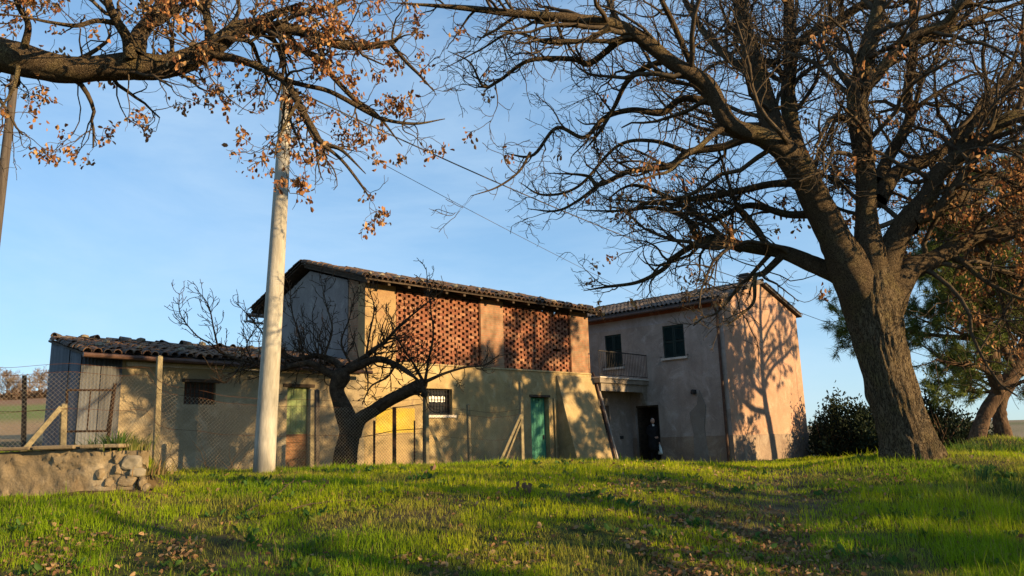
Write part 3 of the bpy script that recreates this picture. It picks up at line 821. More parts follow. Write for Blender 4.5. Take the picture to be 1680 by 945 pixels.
# window grating
lb = LB(); lb.box((-5.14, 0.16, 1.12), (-4.36, 0.18, 1.66)); sw = lb.out('window', M['interior'], shed)
for k in range(7):
    lb = LB(); lb.tube([(-5.08 + k * 0.11, 0.06, 1.125), (-5.08 + k * 0.11, 0.06, 1.655)], 0.016, 6); lb.out('bar', M['rust'], shed, sw)
for k in range(3):
    lb = LB(); lb.tube([(-5.135, 0.076, 1.25 + k * 0.14), (-4.365, 0.076, 1.25 + k * 0.14)], 0.008, 6); lb.out('bar', M['rust'], shed, sw)
lb = LB(); lb.box((-5.2, -0.05, 1.66), (-4.3, 0.05, 1.74)); lb.out('lintel', M['wood'], shed, sw)
# door: pale green upper boards, rusty boards below
lb = LB(); lb.box((-2.41, 0.14, -1.2), (-1.77, 0.16, 1.6)); sd = lb.out('door', M['door_pale'], shed)
for k in range(4):
    lb = LB(); lb.box((-2.41 + k * 0.16 + .004, 0.115, 0.42), (-2.41 + (k + 1) * 0.16 - .004, 0.138, 1.6)); lb.out('plank', M['door_pale'], shed, sd)
for k in range(7):
    lb = LB(); lb.box((-2.41, 0.10, -1.2 + k * 0.225 + 0.005), (-1.77, 0.138, -1.2 + (k + 1) * 0.225 - 0.005)); lb.out('plank', M['door_brown'], shed, sd)
lb = LB(); lb.box((-2.55, -0.03, 1.615), (-1.62, 0.1, 1.70)); lb.out('lintel', M['wood'], shed, sd)

# ------------------------------------------------------------------ house
HU, HV = 13.66, -3.73
HROT = math.radians(3.4)
house = mkroot('farmhouse', HU, HV, 'two storey pink plastered farmhouse with dark green shutters and a sunlit gable', 'house')
house.rotation_euler = (0, 0, TH + HROT)
HW, HR = 7.0, 3.52
APX = 6.22; EZ = 5.18
HS = (APX - EZ) / HR
lb = LB()
W1, W2, DR = (-2.0, -1.02, 3.12, 4.43), (1.02, 1.87, 2.97, 4.37), (-0.60, 0.52, -1.3, 1.29)
wall(lb, 'u', HU, 0.38, HV + 0.003, 7.0, -1.3, 4.55, [W1, W2, DR])
lb.out('wall', M['house'], house)
lb = LB(); wall(lb, 'u', HU, 0.38, HV + 0.003, 7.0, 4.55, 4.93); lb.out('upper_wall', M['house_pale'], house)
lb = LB(); wall(lb, 'u', HU - 0.012, 0.392, HV + 0.003, 7.0, 4.93, EZ); lb.out('eave_band', M['redband'], house)
lb = LB()
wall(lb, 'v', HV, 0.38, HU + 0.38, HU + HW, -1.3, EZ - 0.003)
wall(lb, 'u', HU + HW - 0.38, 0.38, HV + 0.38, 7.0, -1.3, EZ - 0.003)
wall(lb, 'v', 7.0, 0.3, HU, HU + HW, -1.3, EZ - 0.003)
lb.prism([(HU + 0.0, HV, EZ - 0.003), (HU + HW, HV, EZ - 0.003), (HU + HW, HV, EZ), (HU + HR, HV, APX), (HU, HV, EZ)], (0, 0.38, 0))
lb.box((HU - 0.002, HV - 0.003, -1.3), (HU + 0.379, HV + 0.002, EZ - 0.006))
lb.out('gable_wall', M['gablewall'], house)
lb = LB(); wall(lb, 'u', HU - 0.022, 0.021, HV - 0.02, 6.9, -1.3, 0.0, [(-0.60, 0.52, -1.3, 0.0)])
lb.box((HU - 0.022, HV - 0.022, -1.3), (HU + HW + 0.01, HV - 0.004, 0.0)); lb.out('plinth', M['plinth'], house)
lb = LB(); lb.prism([(HU - 0.034, -2.05, -1.3), (HU - 0.034, -2.75, -1.3), (HU - 0.034, -2.60, 0.3), (HU - 0.034, -2.72, 1.15), (HU - 0.034, -2.5, 1.75), (HU - 0.034, -2.35, 1.2), (HU - 0.034, -2.0, 0.9), (HU - 0.034, -2.12, 0.1)], (0.033, 0, 0))
lb.out('cement_patch', M['cement'], house)
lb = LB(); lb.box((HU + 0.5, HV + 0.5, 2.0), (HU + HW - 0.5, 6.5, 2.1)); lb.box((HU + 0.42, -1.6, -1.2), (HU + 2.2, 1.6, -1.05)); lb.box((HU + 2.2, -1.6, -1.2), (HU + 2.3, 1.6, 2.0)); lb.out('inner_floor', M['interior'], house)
# roof
lb = LB()
y0, y1 = HV - 0.16, 7.6
def rs(u0, z0, u1, z1, th):
    lb.hexa([(u0, y0, z0), (u1, y0, z1), (u1, y1, z1), (u0, y1, z0), (u0, y0, z0 + th), (u1, y0, z1 + th), (u1, y1, z1 + th), (u0, y1, z0 + th)])
rs(HU - 0.42, EZ - 0.42 * HS + 0.02, HU + HR, APX + 0.02, 0.09)
rs(HU + HR + 0.002, APX + 0.02, HU + HW + 0.30, EZ - 0.16 * HS + 0.02, 0.09)
hrf = lb.out('roof', M['darktile'], house)
left = LB(); hl = math.hypot(1, HS); ang = math.atan(HS); c = 0
yy = y0 + 0.05
while yy < y1:
    for r in range(12):
        s = r * 0.32
        for sd_ in (0, 1):
            if s > (3.95 if sd_ == 0 else 3.4): continue
            R = np.array(Matrix.Rotation(-math.pi / 2 if sd_ == 0 else math.pi / 2, 3, 'Z') @ Matrix.Rotation(ang, 3, 'X'))
            u = HU - 0.46 + s / hl if sd_ == 0 else HU + HW + 0.34 - s / hl
            z = (EZ - 0.46 * HS if sd_ == 0 else EZ - 0.16 * HS - .02) + 0.115 + s * HS / hl
            left.add([tuple(p) for p in (tv @ R.T + np.array((u + rng.uniform(-.012, .012), yy, z + rng.uniform(0, .01))))], tf)
    yy += 0.205
o = left.out('roof_tiles', M['darktile'], house, hrf); o['kind'] = 'stuff'
for k in range(35):
    o = link('ridge_tile', TILED, hrf); place(o, house, HU + HR, y0 + k * 0.33, APX + 0.12 + rng.uniform(0, .02), Matrix.Rotation(rng.uniform(-.05, .05), 3, 'Z'), (1.3, 1, 1.1))
lb = LB(); lb.tube([(HU - 0.50, HV - 0.12, EZ - 0.13), (HU - 0.50, 2.9, EZ - 0.16)], 0.06, 8); lb.out('gutter', M['pipe'], house)
lb = LB(); lb.tube([(HU - 0.48, HV + 0.12, EZ - 0.16), (HU - 0.30, HV + 0.16, EZ - 0.34), (HU - 0.085, HV + 0.20, EZ - 0.5), (HU - 0.085, HV + 0.20, -1.2)], 0.052, 8); lb.out('downpipe', M['pipe'], house)
# chimney
lb = LB(); lb.box((16.85, -3.45, 5.75), (17.32, -2.95, 6.44)); ch = lb.out('chimney', M['pierbrick'], house, hrf)
lb = LB()
for k in range(3):
    z = 6.442 + k * 0.10
    lb.box((16.80, -3.50, z), (17.37, -2.90, z + 0.045)); lb.box((16.90, -3.4, z + 0.045), (17.27, -3.0, z + 0.10))
lb.out('chimney_cap', M['darktile'], house, hrf)
def shutter_pair(W, root, sillover=0.09):
    a0, a1, z0, z1 = W; mid = (a0 + a1) / 2
    lb = LB(); lb.box((HU + 0.16, a0, z0), (HU + 0.18, a1, z1)); w_ = lb.out('window', M['glass'], root)
    for s0, s1 in ((a0 + .012, mid - .006), (mid + .006, a1 - .012)):
        lb = LB(); t0, t1 = HU + 0.045, HU + 0.085
        for q in ((s0, s0 + .06, z0, z1), (s1 - .06, s1, z0, z1), (s0 + .06, s1 - .06, z0, z0 + .08), (s0 + .06, s1 - .06, z1 - .08, z1), (s0 + .06, s1 - .06, (z0 + z1) / 2 - .04, (z0 + z1) / 2 + .04)):
            lb.box((t0, q[0], q[2]), (t1, q[1], q[3]))
        z = z0 + 0.1
        while z < z1 - 0.12:
            if abs(z - (z0 + z1) / 2 + 0.02) > 0.06:
                lb.hexa([(t0 + .002, s0 + .06, z), (t0 + .010, s0 + .06, z), (t0 + .010, s1 - .06, z), (t0 + .002, s1 - .06, z), (t1 - .012, s0 + .06, z + .035), (t1 - .004, s0 + .06, z + .035), (t1 - .004, s1 - .06, z + .035), (t1 - .012, s1 - .06, z + .035)])
            z += 0.045
        lb.out('shutter', M['shutter'], root, w_)
    lb = LB(); lb.box((HU - sillover, a0 - 0.10, z0 - 0.085), (HU + 0.14, a1 + 0.10, z0 - 0.003)); lb.out('sill', M['sill'], root, w_)
    for a in (a0 - 0.12, a1 + 0.12):
        lb = LB(); lb.box((HU - 0.10, a - .015, z0 + .05), (HU - .001, a + .015, z0 + .075)); lb.out('shutter_stop', M['iron'], root, w_)
shutter_pair(W1, house); shutter_pair(W2, house)
# open front door
lb = LB(); lb.box((HU + 0.10, 0.44, -1.1), (HU + 0.95, 0.485, 1.27)); dd = lb.out('door', M['wood'], house)
lb = LB()
lb.box((HU + 0.07, -0.60, -1.1), (HU + 0.15, -0.52, 1.29)); lb.box((HU + 0.07, -0.52, 1.22), (HU + 0.15, 0.52, 1.29)); lb.out('door_frame', M['wood'], house, dd)
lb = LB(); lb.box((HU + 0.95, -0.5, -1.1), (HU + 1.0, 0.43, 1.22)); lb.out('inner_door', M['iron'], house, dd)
lb = LB(); lb.box((HU - 0.12, -0.75, -1.02), (HU + 0.07, 0.55, -0.9)); lb.out('doorstep', M['sill'], house)
# wall lamp
lb = LB(); lb.box((HU - 0.03, -2.36, 1.62), (HU - 0.001, -2.22, 1.78)); lp = lb.out('wall_lamp', M['iron'], house)
lb = LB(); lb.tube([(HU - 0.03, -2.29, 1.70), (HU - 0.10, -2.29, 1.72), (HU - 0.16, -2.29, 1.70)], 0.02, 8); lb.tube([(HU - 0.16, -2.29, 1.60), (HU - 0.16, -2.29, 1.67), (HU - 0.16, -2.29, 1.76), (HU - .16, -2.29, 1.79)], [0.075, 0.09, 0.075, 0.02], 10); lb.out('lamp_shade', M['iron'], house, lp)
# recess with roller shutter under the balcony
lb = LB(); wall(lb, 'v', 0.72, 0.25, 10.36, HU - 0.003, -1.3, 2.0, [(10.60, 12.10, -1.3, 1.30)]); lb.out('recess_wall', M['house'], house)
lb = LB(); lb.box((10.60, 0.90, -1.2), (12.1, 0.92, 1.3)); rs_ = lb.out('roller_shutter', M['iron'], house)
for k in range(21):
    z = -1.2 + k * 0.119
    lb = LB(); lb.hexa([(10.61, 0.875, z), (12.09, 0.875, z), (12.09, 0.895, z), (10.61, 0.895, z), (10.61, 0.855, z + 0.06), (12.09, 0.855, z + 0.06), (12.09, 0.895, z + 0.108), (10.61, 0.895, z + 0.108)]); lb.out('slat', M['iron'], house, rs_)
lb = LB(); lb.box((12.75, 0.68, -0.02), (12.95, 0.718, 0.1)); lb.out('letter_slot', M['iron'], house)
lb = LB(); lb.prism([(12.9, -0.1, 2.0), (13.65, -0.1, 2.0), (13.65, -0.1, 1.3), (13.55, -0.1, 1.3), (13.35, -0.1, 1.75)], (0, 0.18, 0)); lb.out('bracket', M['slab'], house)
# balcony
lb = LB(); lb.box((10.34, -0.20, 2.10), (HU - 0.004, 2.6, 2.28)); bal = lb.out('balcony', M['slab'], house)
lb = LB(); lb.box((10.32, -0.24, 2.282), (HU - 0.004, 2.6, 2.33)); lb.out('slab_edge', M['sill'], house, bal)
lb = LB(); lb.box((10.5, -0.12, 1.80), (HU - 0.004, 0.05, 2.098)); lb.out('beam', M['slab'], house, bal)
lb = LB(); lb.box((10.36, -0.19, 3.30), (HU - 0.01, -0.15, 3.335)); lb.box((10.36, -0.185, 2.40), (HU - 0.01, -0.155, 2.425)); lb.out('handrail', M['iron'], house, bal)
for k in range(30):
    u = 10.38 + k * 0.1125
    lb = LB(); lb.tube([(u, -0.17, 2.335 if k % 10 == 0 else 2.425), (u, -0.17, 3.30)], 0.009, 6); lb.out('baluster', M['iron'], house, bal)

# ------------------------------------------------------------------ poles and wires
def pole(name, base, top, r0, r1, matl, label, cat, n=14, sides=20):
    o = empty(name, base); mb = MB(); d = top - base
    mb.tube([d * (i / n) - Vector((0, 0, 0.4 if i == 0 else 0)) for i in range(n + 1)], [r0 + (r1 - r0) * i / n for i in range(n + 1)], sides)
    mb.build('shaft', matl, o, True); tag(o, label, cat)
    return o
PB, PT = P(433, 760, 14), P(472, 131, 14)
PB.z = gz(PB.x, PB.y) - 0.02
pl = pole('utility_pole', PB, PT, 0.195, 0.115, M['concrete'], 'tall pale concrete utility pole standing in front of the fence', 'pole')
mb = MB(); q = PT - PB
mb.tube([q + Vector((0.02, -0.06, -0.35)), q + Vector((0.24, -0.10, -0.35))], 0.02, 8); mb.tube([q + Vector((0.22, -0.10, -0.38)), q + Vector((0.22, -0.10, -0.25))], 0.035, 10); mb.build('insulator', M['iron'], pl)
P2B, P2T = P(-58, 820, 17), P(25, 120, 17)
P2B.z = gz(P2B.x, P2B.y) - 0.02
pole('utility_pole', P2B, P2T, 0.125, 0.09, M['oldpole'], 'dark leaning wooden pole rising behind the thick oak bough', 'pole')
def wire(name, a, b_, sag, r, label):
    mb = MB(); n = 24
    mb.tube([a.lerp(b_, i / n) - Vector((0, 0, sag * 4 * (i / n) * (1 - i / n))) - a for i in range(n + 1)], r, 5)
    o = mb.build(name, M['cable'], None, True); o.location = a
    return tag(o, label, 'cable')
WA = PT + Vector((0.22, -0.10, -0.30))
wire('overhead_cable', WA, B(16.6, -3.46, 6.25), 0.25, 0.016, 'thick overhead cable running from the concrete pole to the chimney')
wire('overhead_cable', PT + Vector((0.05, -0.13, -0.75)), B(13.2, -1.5, 5.05), 0.10, 0.007, 'thin overhead wire running from the concrete pole to the house eaves')
wire('overhead_cable', B(20.2, -3.75, 5.25), P(1700, 640, 30), 0.10, 0.012, 'short cable leaving the farmhouse gable corner behind the oak trunk')

# ------------------------------------------------------------------ fence
fence = empty('wire_fence', P(255, 750, 15.3))
tag(fence, 'rusty chicken wire fence on lichened concrete posts before the barn', 'fence')
FO = fence.location.copy()
def post(base_px, top_py, D, w, parent, matl, name='post', dx=0, org=FO):
    a = P(base_px, 752, D); a.z = gz(a.x, a.y) - 0.25
    t = P(base_px + dx, top_py, D)
    mb = MB(); a2, t2 = a - org, t - org
    d = (t2 - a2).normalized(); hw = w / 2
    rot = Matrix.Rotation(TH, 3, 'Z')
    s, u_ = rot @ Vector((hw, 0, 0)), rot @ Vector((0, hw, 0))
    top = t2 + d * 0.0
    mb.hexa([a2 - s - u_, a2 + s - u_, a2 + s + u_, a2 - s + u_, top - s * .9 - u_ * .9, top + s * .9 - u_ * .9, top + s * .9 + u_ * .9, top - s * .9 + u_ * .9])
    mb.add([top - s * .9 - u_ * .9, top + s * .9 - u_ * .9, top + s * .9 + u_ * .9, top - s * .9 + u_ * .9, top + d * 0.03], [(0, 1, 4), (1, 2, 4), (2, 3, 4), (3, 0, 4)])
    mb.build(name, matl, parent, False, None, 0.008)
    return a, t
posts = [(103, 664, 13.3, .10, 2), (256, 585, 14.6, .105, 6), (511, 640, 16.5, .105, 0), (700, 643, 18.0, .10, -1), (771, 664, 18.7, .085, -3), (856, 627, 19.4, .10, -2)]
pw = [post(px, ty, D, w, fence, M['lichen'], dx=dx) for px, ty, D, w, dx in posts]
post(520, 640, 16.9, .10, fence, M['oldpole'])
post(697, 646, 18.2, .085, fence, M['oldpole'])
def brace(p0, p1, D0, D1, w, parent=fence, matl=None):
    a, b_ = P(*p0, D0), P(*p1, D1)
    a.z = min(a.z, gz(a.x, a.y))
    mb = MB(); mb.bar(a - FO, b_ - FO, w); mb.build('brace', matl or M['lichen'], parent, False, None, 0.006)
brace((30, 742), (100, 668), 12.9, 13.25, .085)
brace((735, 752), (706, 700), 18.1, 18.05, .075)
brace((815, 752), (854, 680), 18.9, 19.35, .07)
brace((824, 752), (855, 690), 19.0, 19.37, .05)
# netting and strands follow the posts
line = [P(-160, 750, 12.4), pw[0][0], pw[1][0], pw[2][0], pw[3][0], pw[4][0], pw[5][0]]
hts = [1.45, 1.42, 1.48, 1.36, 1.42, 1.22, 1.30]
dist = [0]
for i in range(1, len(line)):
    dist.append(dist[-1] + (line[i].xy - line[i - 1].xy).length)
def fpt(s, h):
    """point at run s and fraction h of the netting height"""
    s = min(max(s, 0), dist[-1])
    i = max(k for k in range(len(dist) - 1) if dist[k] <= s)
    t = (s - dist[i]) / (dist[i + 1] - dist[i])
    p = line[i].lerp(line[i + 1], t); H = hts[i] + (hts[i + 1] - hts[i]) * t
    H -= 0.05 * math.sin(math.pi * t) 
    g = gz(p.x, p.y)
    return Vector((p.x - FO.x + 0.05 * math.sin(s * 3.1) * (0.3 + h) * 0.6, p.y - FO.y - 0.06, g + H * h - FO.z))
net = MB(); pitch = 0.072; s = -1.5
while s < dist[-1]:
    for dr_ in (1, -1):
        a, b_ = s, s + 1.30
        pts = []
        for k in range(5):
            ss = a + (b_ - a) * k / 4
            if 0 <= ss <= dist[-1]: pts.append(fpt(ss, k / 4 if dr_ > 0 else 1 - k / 4))
        if len(pts) > 1: net.tube(pts, 0.0025, 3, False)
    s += pitch
o = net.build('wire_mesh', M['wire'], fence); o['kind'] = 'stuff'
for h in (1.0, 0.55, 1.10):
    mb = MB(); mb.tube([fpt(dist[-1] * k / 60, h) for k in range(61)], 0.0035, 4); mb.build('wire_strand', M['rust'], fence)

# rusty gate frame beside the wall
g0, g1 = P(108, 640, 13.5), P(184, 640, 14.0)
gate = empty('garden_gate', Vector((g0.x, g0.y, gz(g0.x, g0.y))))
tag(gate, 'rusty square iron gate frame leaning in the fence before the metal sheets', 'gate')
GO = gate.location
c4 = [P(108, 708, 13.5) - GO, P(176, 707, 14.0) - GO, P(186, 640, 14.0) - GO, P(110, 640, 13.5) - GO]
for i in range(4):
    mb = MB(); mb.tube([c4[i], c4[(i + 1) % 4]], 0.022, 6); mb.build('frame_bar', M['darkrust'], gate)
mb = MB(); mb.tube([(c4[0] + c4[1]) / 2, (c4[2] + c4[3]) / 2], 0.012, 6); mb.build('frame_bar', M['darkrust'], gate)
mb = MB(); mb.tube([c4[1] - Vector((0, 0, 0.6)), c4[2] + Vector((0.02, 0, 0.12))], 0.03, 6); mb.build('gate_post', M['darkrust'], gate)

# rusty stakes with cross wires under the fruit tree
for px, top, w, lab in ((614, 690, .05, 'slim rusty iron stake with a bent foot under the fork of the fruit tree'), (647, 668, .085, 'thick rusty stake against the yellow wall patch'), (680, 690, .035, 'thin rusty stake beside the dark wooden fence post')):
    a = P(px, 748, 19.0); a.z = gz(a.x, a.y) - 0.1; t = P(px, top, 19.0)
    mb = MB(); mb.bar((0, 0, 0), t - a, w); o = mb.build('garden_stake', M['rust']); o.location = a; tag(o, lab, 'stake', 'rusty stakes by the barn wall')
a, b_, c_ = P(560, 722, 18.6), P(648, 706, 18.97), P(698, 703, 18.3)
mb = MB(); mb.tube([Vector(), (b_ - a) * .5 + Vector((0, 0, -.02)), b_ - a, c_ - a], 0.010, 6); o = mb.build('guide_wire', M['rust']); o.location = a; tag(o, 'lower rusty guide wire stretched across the iron stakes', 'wire')
a, b_, c_ = P(600, 682, 18.8), P(648, 669, 18.97), P(698, 662, 18.3)
mb = MB(); mb.tube([Vector(), b_ - a, c_ - a], 0.010, 6); o = mb.build('guide_wire', M['rust']); o.location = a; tag(o, 'upper rusty guide wire resting on the stake tops', 'wire')

# second fence out in the field
f2 = empty('field_fence', P(40, 735, 18.5)); f2.location.z = gz(f2.location.x, f2.location.y)
tag(f2, 'dark wooden field fence post with slack wires beyond the shed', 'fence')
t = P(40, 616, 18.5) - f2.location
mb = MB(); mb.tube([(0, 0, -0.2), t * .5, t], [.06, .055, .05], 8); mb.build('post', M['wood'], f2)
for py, py2 in ((625, 627), (652, 650), (676, 672)):
    a, b_ = P(-200, py, 18) - f2.location, P(96, py2, 19.3) - f2.location
    mb = MB(); mb.tube([a, P(40, (py + py2) / 2 + 1, 18.45) - f2.location, b_], 0.006, 4); mb.build('wire_strand', M['rust'], f2)

# ------------------------------------------------------------------ stone wall
sw_o = empty('stone_wall', (-6.5, 10.62, gz(-6.5, 10.5)))
tag(sw_o, 'low rubble stone wall with crumbling mortar and a broken end', 'wall')
WO = sw_o.location
nxw, nzw = 170, 30
X0, X1 = -11.0, -5.13
vs = []; fs = []
xs = np.linspace(X0, X1, nxw); 
def wall_pt(i, j):
    xx = xs[i]; t = j / nzw
    zb, ztop = EYE - 1.0, EYE + 0.055 + 0.02 * float(vnoise(xx * 2, 0, 4)) - 0.03 * float(sm(np.array((xx + 5.7) / .5)))
    zz_ = zb + (ztop - zb) * t
    endf = float(sm(np.array((xx - (-5.75)) / 0.6)))
    n_ = float(fbm(xx * 3.2, zz_ * 3.2 + 9, 31, 4)) - 0.5
    n2_ = float(fbm(xx * 9, zz_ * 9, 41, 3)) - 0.5
    crack = abs(float(fbm(xx * 2.3, zz_ * 3.0, 51, 3)) - 0.5)
    yy_ = 10.46 - 0.10 * n_ - 0.05 * n2_ + (0.03 if crack < 0.02 else 0) + 0.05 * (1 - t) * -1 + 0.12 * endf * (0.6 + n_)
    return Vector((xx, yy_, zz_)) - WO
for j in range(nzw + 1):
    for i in range(nxw): vs.append(wall_pt(i, j))
for j in range(nzw):
    for i in range(nxw - 1):
        a = j * nxw + i; fs.append((a, a + 1, a + nxw + 1, a + nxw))
base = len(vs)
for i in range(nxw):                                         # top and back
    p = vs[nzw * nxw + i]; vs.append(Vector((p.x, 10.85 - WO.y, p.z - 0.01)))
for i in range(nxw): 
    p = vs[i]; vs.append(Vector((p.x, 10.85 - WO.y, p.z)))
for i in range(nxw - 1):
    a = nzw * nxw + i; fs.append((a, a + 1, base + i + 1, base + i))
    fs.append((base + i, base + i + 1, base + nxw + i + 1, base + nxw + i))
endl = [j * nxw + nxw - 1 for j in range(nzw + 1)] + [base + nxw - 1, base + 2 * nxw - 1]
fs.append(tuple(endl))
mb = MB(); mb.add(vs, fs); mb.build('wall_body', M['mortar'], sw_o, True)
for k in range(9):                                           # coping slabs
    xx = -10.8 + k * 0.62
    mb = MB(); L_ = rng.uniform(.50, .60); z_ = EYE + 0.075
    mb.box((xx - WO.x, 10.36 + rng.uniform(-.02, .02) - WO.y, z_ - WO.z), (xx + L_ - WO.x, 10.80 - WO.y, z_ + 0.045 + rng.uniform(0, .01) - WO.z)); mb.build('coping_stone', M['mortar'], sw_o, False, None, 0.012)
bm = bmesh.new(); bmesh.ops.create_icosphere(bm, subdivisions=3, radius=0.5)
for v in bm.verts:
    k_ = 1 + 0.5 * (float(fbm(v.co.x * 2.2 + 3, v.co.y * 2.2 + v.co.z * 1.7, 61, 3)) - 0.5)
    v.co *= k_
    for a in range(3):
        v.co[a] = max(-0.44, min(0.44, v.co[a] * 1.08))
RUB = bpy.data.meshes.new('rubble_stone'); bm.to_mesh(RUB); bm.free(); RUBM = RUB.copy(); RUBM.materials.append(M['mortar']); RUB.materials.append(M['stone'])
for (px, py, sx, sz, rz) in ((213, 759, .27, .20, .2), (195, 770, .20, .13, .9), (222, 775, .22, .12, .4), (206, 788, .26, .17, .1), (180, 792, .22, .12, .7), (166, 778, .24, .15, 1.2), (228, 790, .17, .12, 2.0), (150, 795, .2, .1, .3), (236, 800, .16, .11, 1.7), (186, 752, .18, .1, 2.4), (176, 800, .16, .09, .3)):
    q = P(px, py, 10.46) - WO
    o = link('rubble_stone', RUB if px > 200 and py < 780 else RUBM, sw_o); proud = 0.07
    o.matrix_basis = Matrix.Translation(q + Vector((0, proud, 0))) @ Matrix.Rotation(rz * 0.25, 4, 'Y') @ Matrix.Rotation(rz, 4, 'Z') @ Matrix.Diagonal((sx * 1.0, sx * 0.5, sz * 1.1, 1))

for k in range(22):
    xx = rng.uniform(-8.6, -5.5); zz_ = EYE + rng.uniform(-0.50, -0.02); sx = rng.uniform(.14, .30); sz = sx * rng.uniform(.45, .75)
    o = link('rubble_stone', RUBM, sw_o)
    o.matrix_basis = Matrix.Translation(Vector((xx, 10.46 + 0.065 + sx * .15, zz_)) - WO) @ Matrix.Rotation(rng.uniform(-.25, .25), 4, 'Y') @ Matrix.Rotation(rng.uniform(0, 6), 4, 'Z') @ Matrix.Diagonal((sx * 1.1, sx * 0.62, sz * 1.2, 1))

# ------------------------------------------------------------------ trees
def spline(pts, n):
    p = np.asarray(pts, float)
    if len(p) == 2: p = np.array([p[0], (p[0] + p[1]) / 2, p[1]])
    q = np.vstack([2 * p[0] - p[1], p, 2 * p[-1] - p[-2]])
    out = []
    for t in np.linspace(0, len(p) - 1, n):
        i = min(int(t), len(p) - 2); f = t - i
        a, b, c, d = q[i], q[i + 1], q[i + 2], q[i + 3]
        out.append(0.5 * (2 * b + (c - a) * f + (2 * a - 5 * b + 4 * c - d) * f * f + (3 * b - a - 3 * c + d) * f ** 3))
    return np.array(out)

def trace(lst, D0, D1, bend=0.0):
    """photo trace (px, py, width) -> world points with real radii; depth runs from D0 to D1"""
    n = len(lst); pts, rad = [], []
    for i, (px, py, w) in enumerate(lst):
        t = i / (n - 1)
        q = P(px, py, D0 + (D1 - D0) * t + bend * math.sin(math.pi * t))
        pts.append(q); rad.append(0.5 * w / FPX * zc(q))
    return [np.array([p[:] for p in pts]), np.array(rad)]

def resample(tr, n=28):
    s = spline(np.hstack([tr[0], tr[1][:, None]]), n)
    return s[:, :3], np.maximum(s[:, 3], 0.004)

def wood_tube(pts, rad, sides, ring, amp, seed, flare=None, freq=7.0):
    """bark-ridged tube as one mesh builder"""
    L = np.sum(np.linalg.norm(np.diff(pts, axis=0), axis=1))
    n = max(6, int(L / ring))
    s = spline(np.hstack([pts, rad[:, None]]), n)
    p, r = s[:, :3], np.maximum(s[:, 3], 0.003)
    t = np.gradient(p, axis=0); t /= np.linalg.norm(t, axis=1)[:, None]
    fr = np.zeros((n, 3)); u = np.cross(t[0], [0.3, 0.9, 0.2]); u /= np.linalg.norm(u)
    for i in range(n):
        u = u - t[i] * np.dot(u, t[i]); u /= np.linalg.norm(u); fr[i] = u
    bn = np.cross(t, fr)
    a = np.linspace(0, 2 * math.pi, sides, endpoint=False)
    dist_ = np.linspace(0, L, n)
    A, Dd = np.meshgrid(a, dist_)
    rm = r[:, None]
    k = max(3, int(np.mean(r) * 2 * math.pi * freq))
    an = np.where(A > math.pi, 2 * math.pi - A, A) * k / math.pi * 0.5
    rid = np.abs(fbm(an + 13 * seed + np.where(A > math.pi, 100, 0), Dd * 2.2, seed, 3) - 0.5) * 2
    lump = fbm(np.cos(A) * 1.3 + 5 * seed, Dd * 1.1 + np.sin(A) * 1.3, seed + 3, 3) - 0.5
    R = rm * 0.89 * (1 + amp * (rid - 0.35) + 0.28 * amp / 0.12 * 0.5 * lump)
    if flare is not None:
        R = R * (1 + flare * np.exp(-Dd / 0.45) * (0.55 + 0.75 * np.maximum(0, np.cos(A * 5 + seed))))
    V = p[:, None, :] + fr[:, None, :] * (np.cos(A) * R)[..., None] + bn[:, None, :] * (np.sin(A) * R)[..., None]
    idx = np.arange(n * sides).reshape(n, sides)
    i2 = np.roll(idx, -1, 1)
    F = np.stack([idx[:-1], i2[:-1], i2[1:], idx[1:]], -1).reshape(-1)
    return V.reshape(-1, 3), F

def batch_tubes(pts, rad, sides):
    """pts (K, n, 3), rad (K, n) -> verts, quads"""
    K, n, _ = pts.shape
    t = np.gradient(pts, axis=1); t /= np.maximum(np.linalg.norm(t, axis=2, keepdims=True), 1e-9)
    d = pts[:, -1] - pts[:, 0]
    ref = np.zeros((K, 3)); ref[np.arange(K), np.argmin(np.abs(d), axis=1)] = 1
    r = np.cross(t, ref[:, None, :]); r /= np.maximum(np.linalg.norm(r, axis=2, keepdims=True), 1e-9)
    b = np.cross(t, r)
    a = np.arange(sides) * 2 * math.pi / sides
    V = pts[:, :, None, :] + rad[:, :, None, None] * (r[:, :, None, :] * np.cos(a)[None, None, :, None] + b[:, :, None, :] * np.sin(a)[None, None, :, None])
    idx = np.arange(K * n * sides).reshape(K, n, sides); i2 = np.roll(idx, -1, 2)
    F = np.stack([idx[:, :-1], i2[:, :-1], i2[:, 1:], idx[:, 1:]], -1).reshape(-1)
    return V.reshape(-1, 3), F

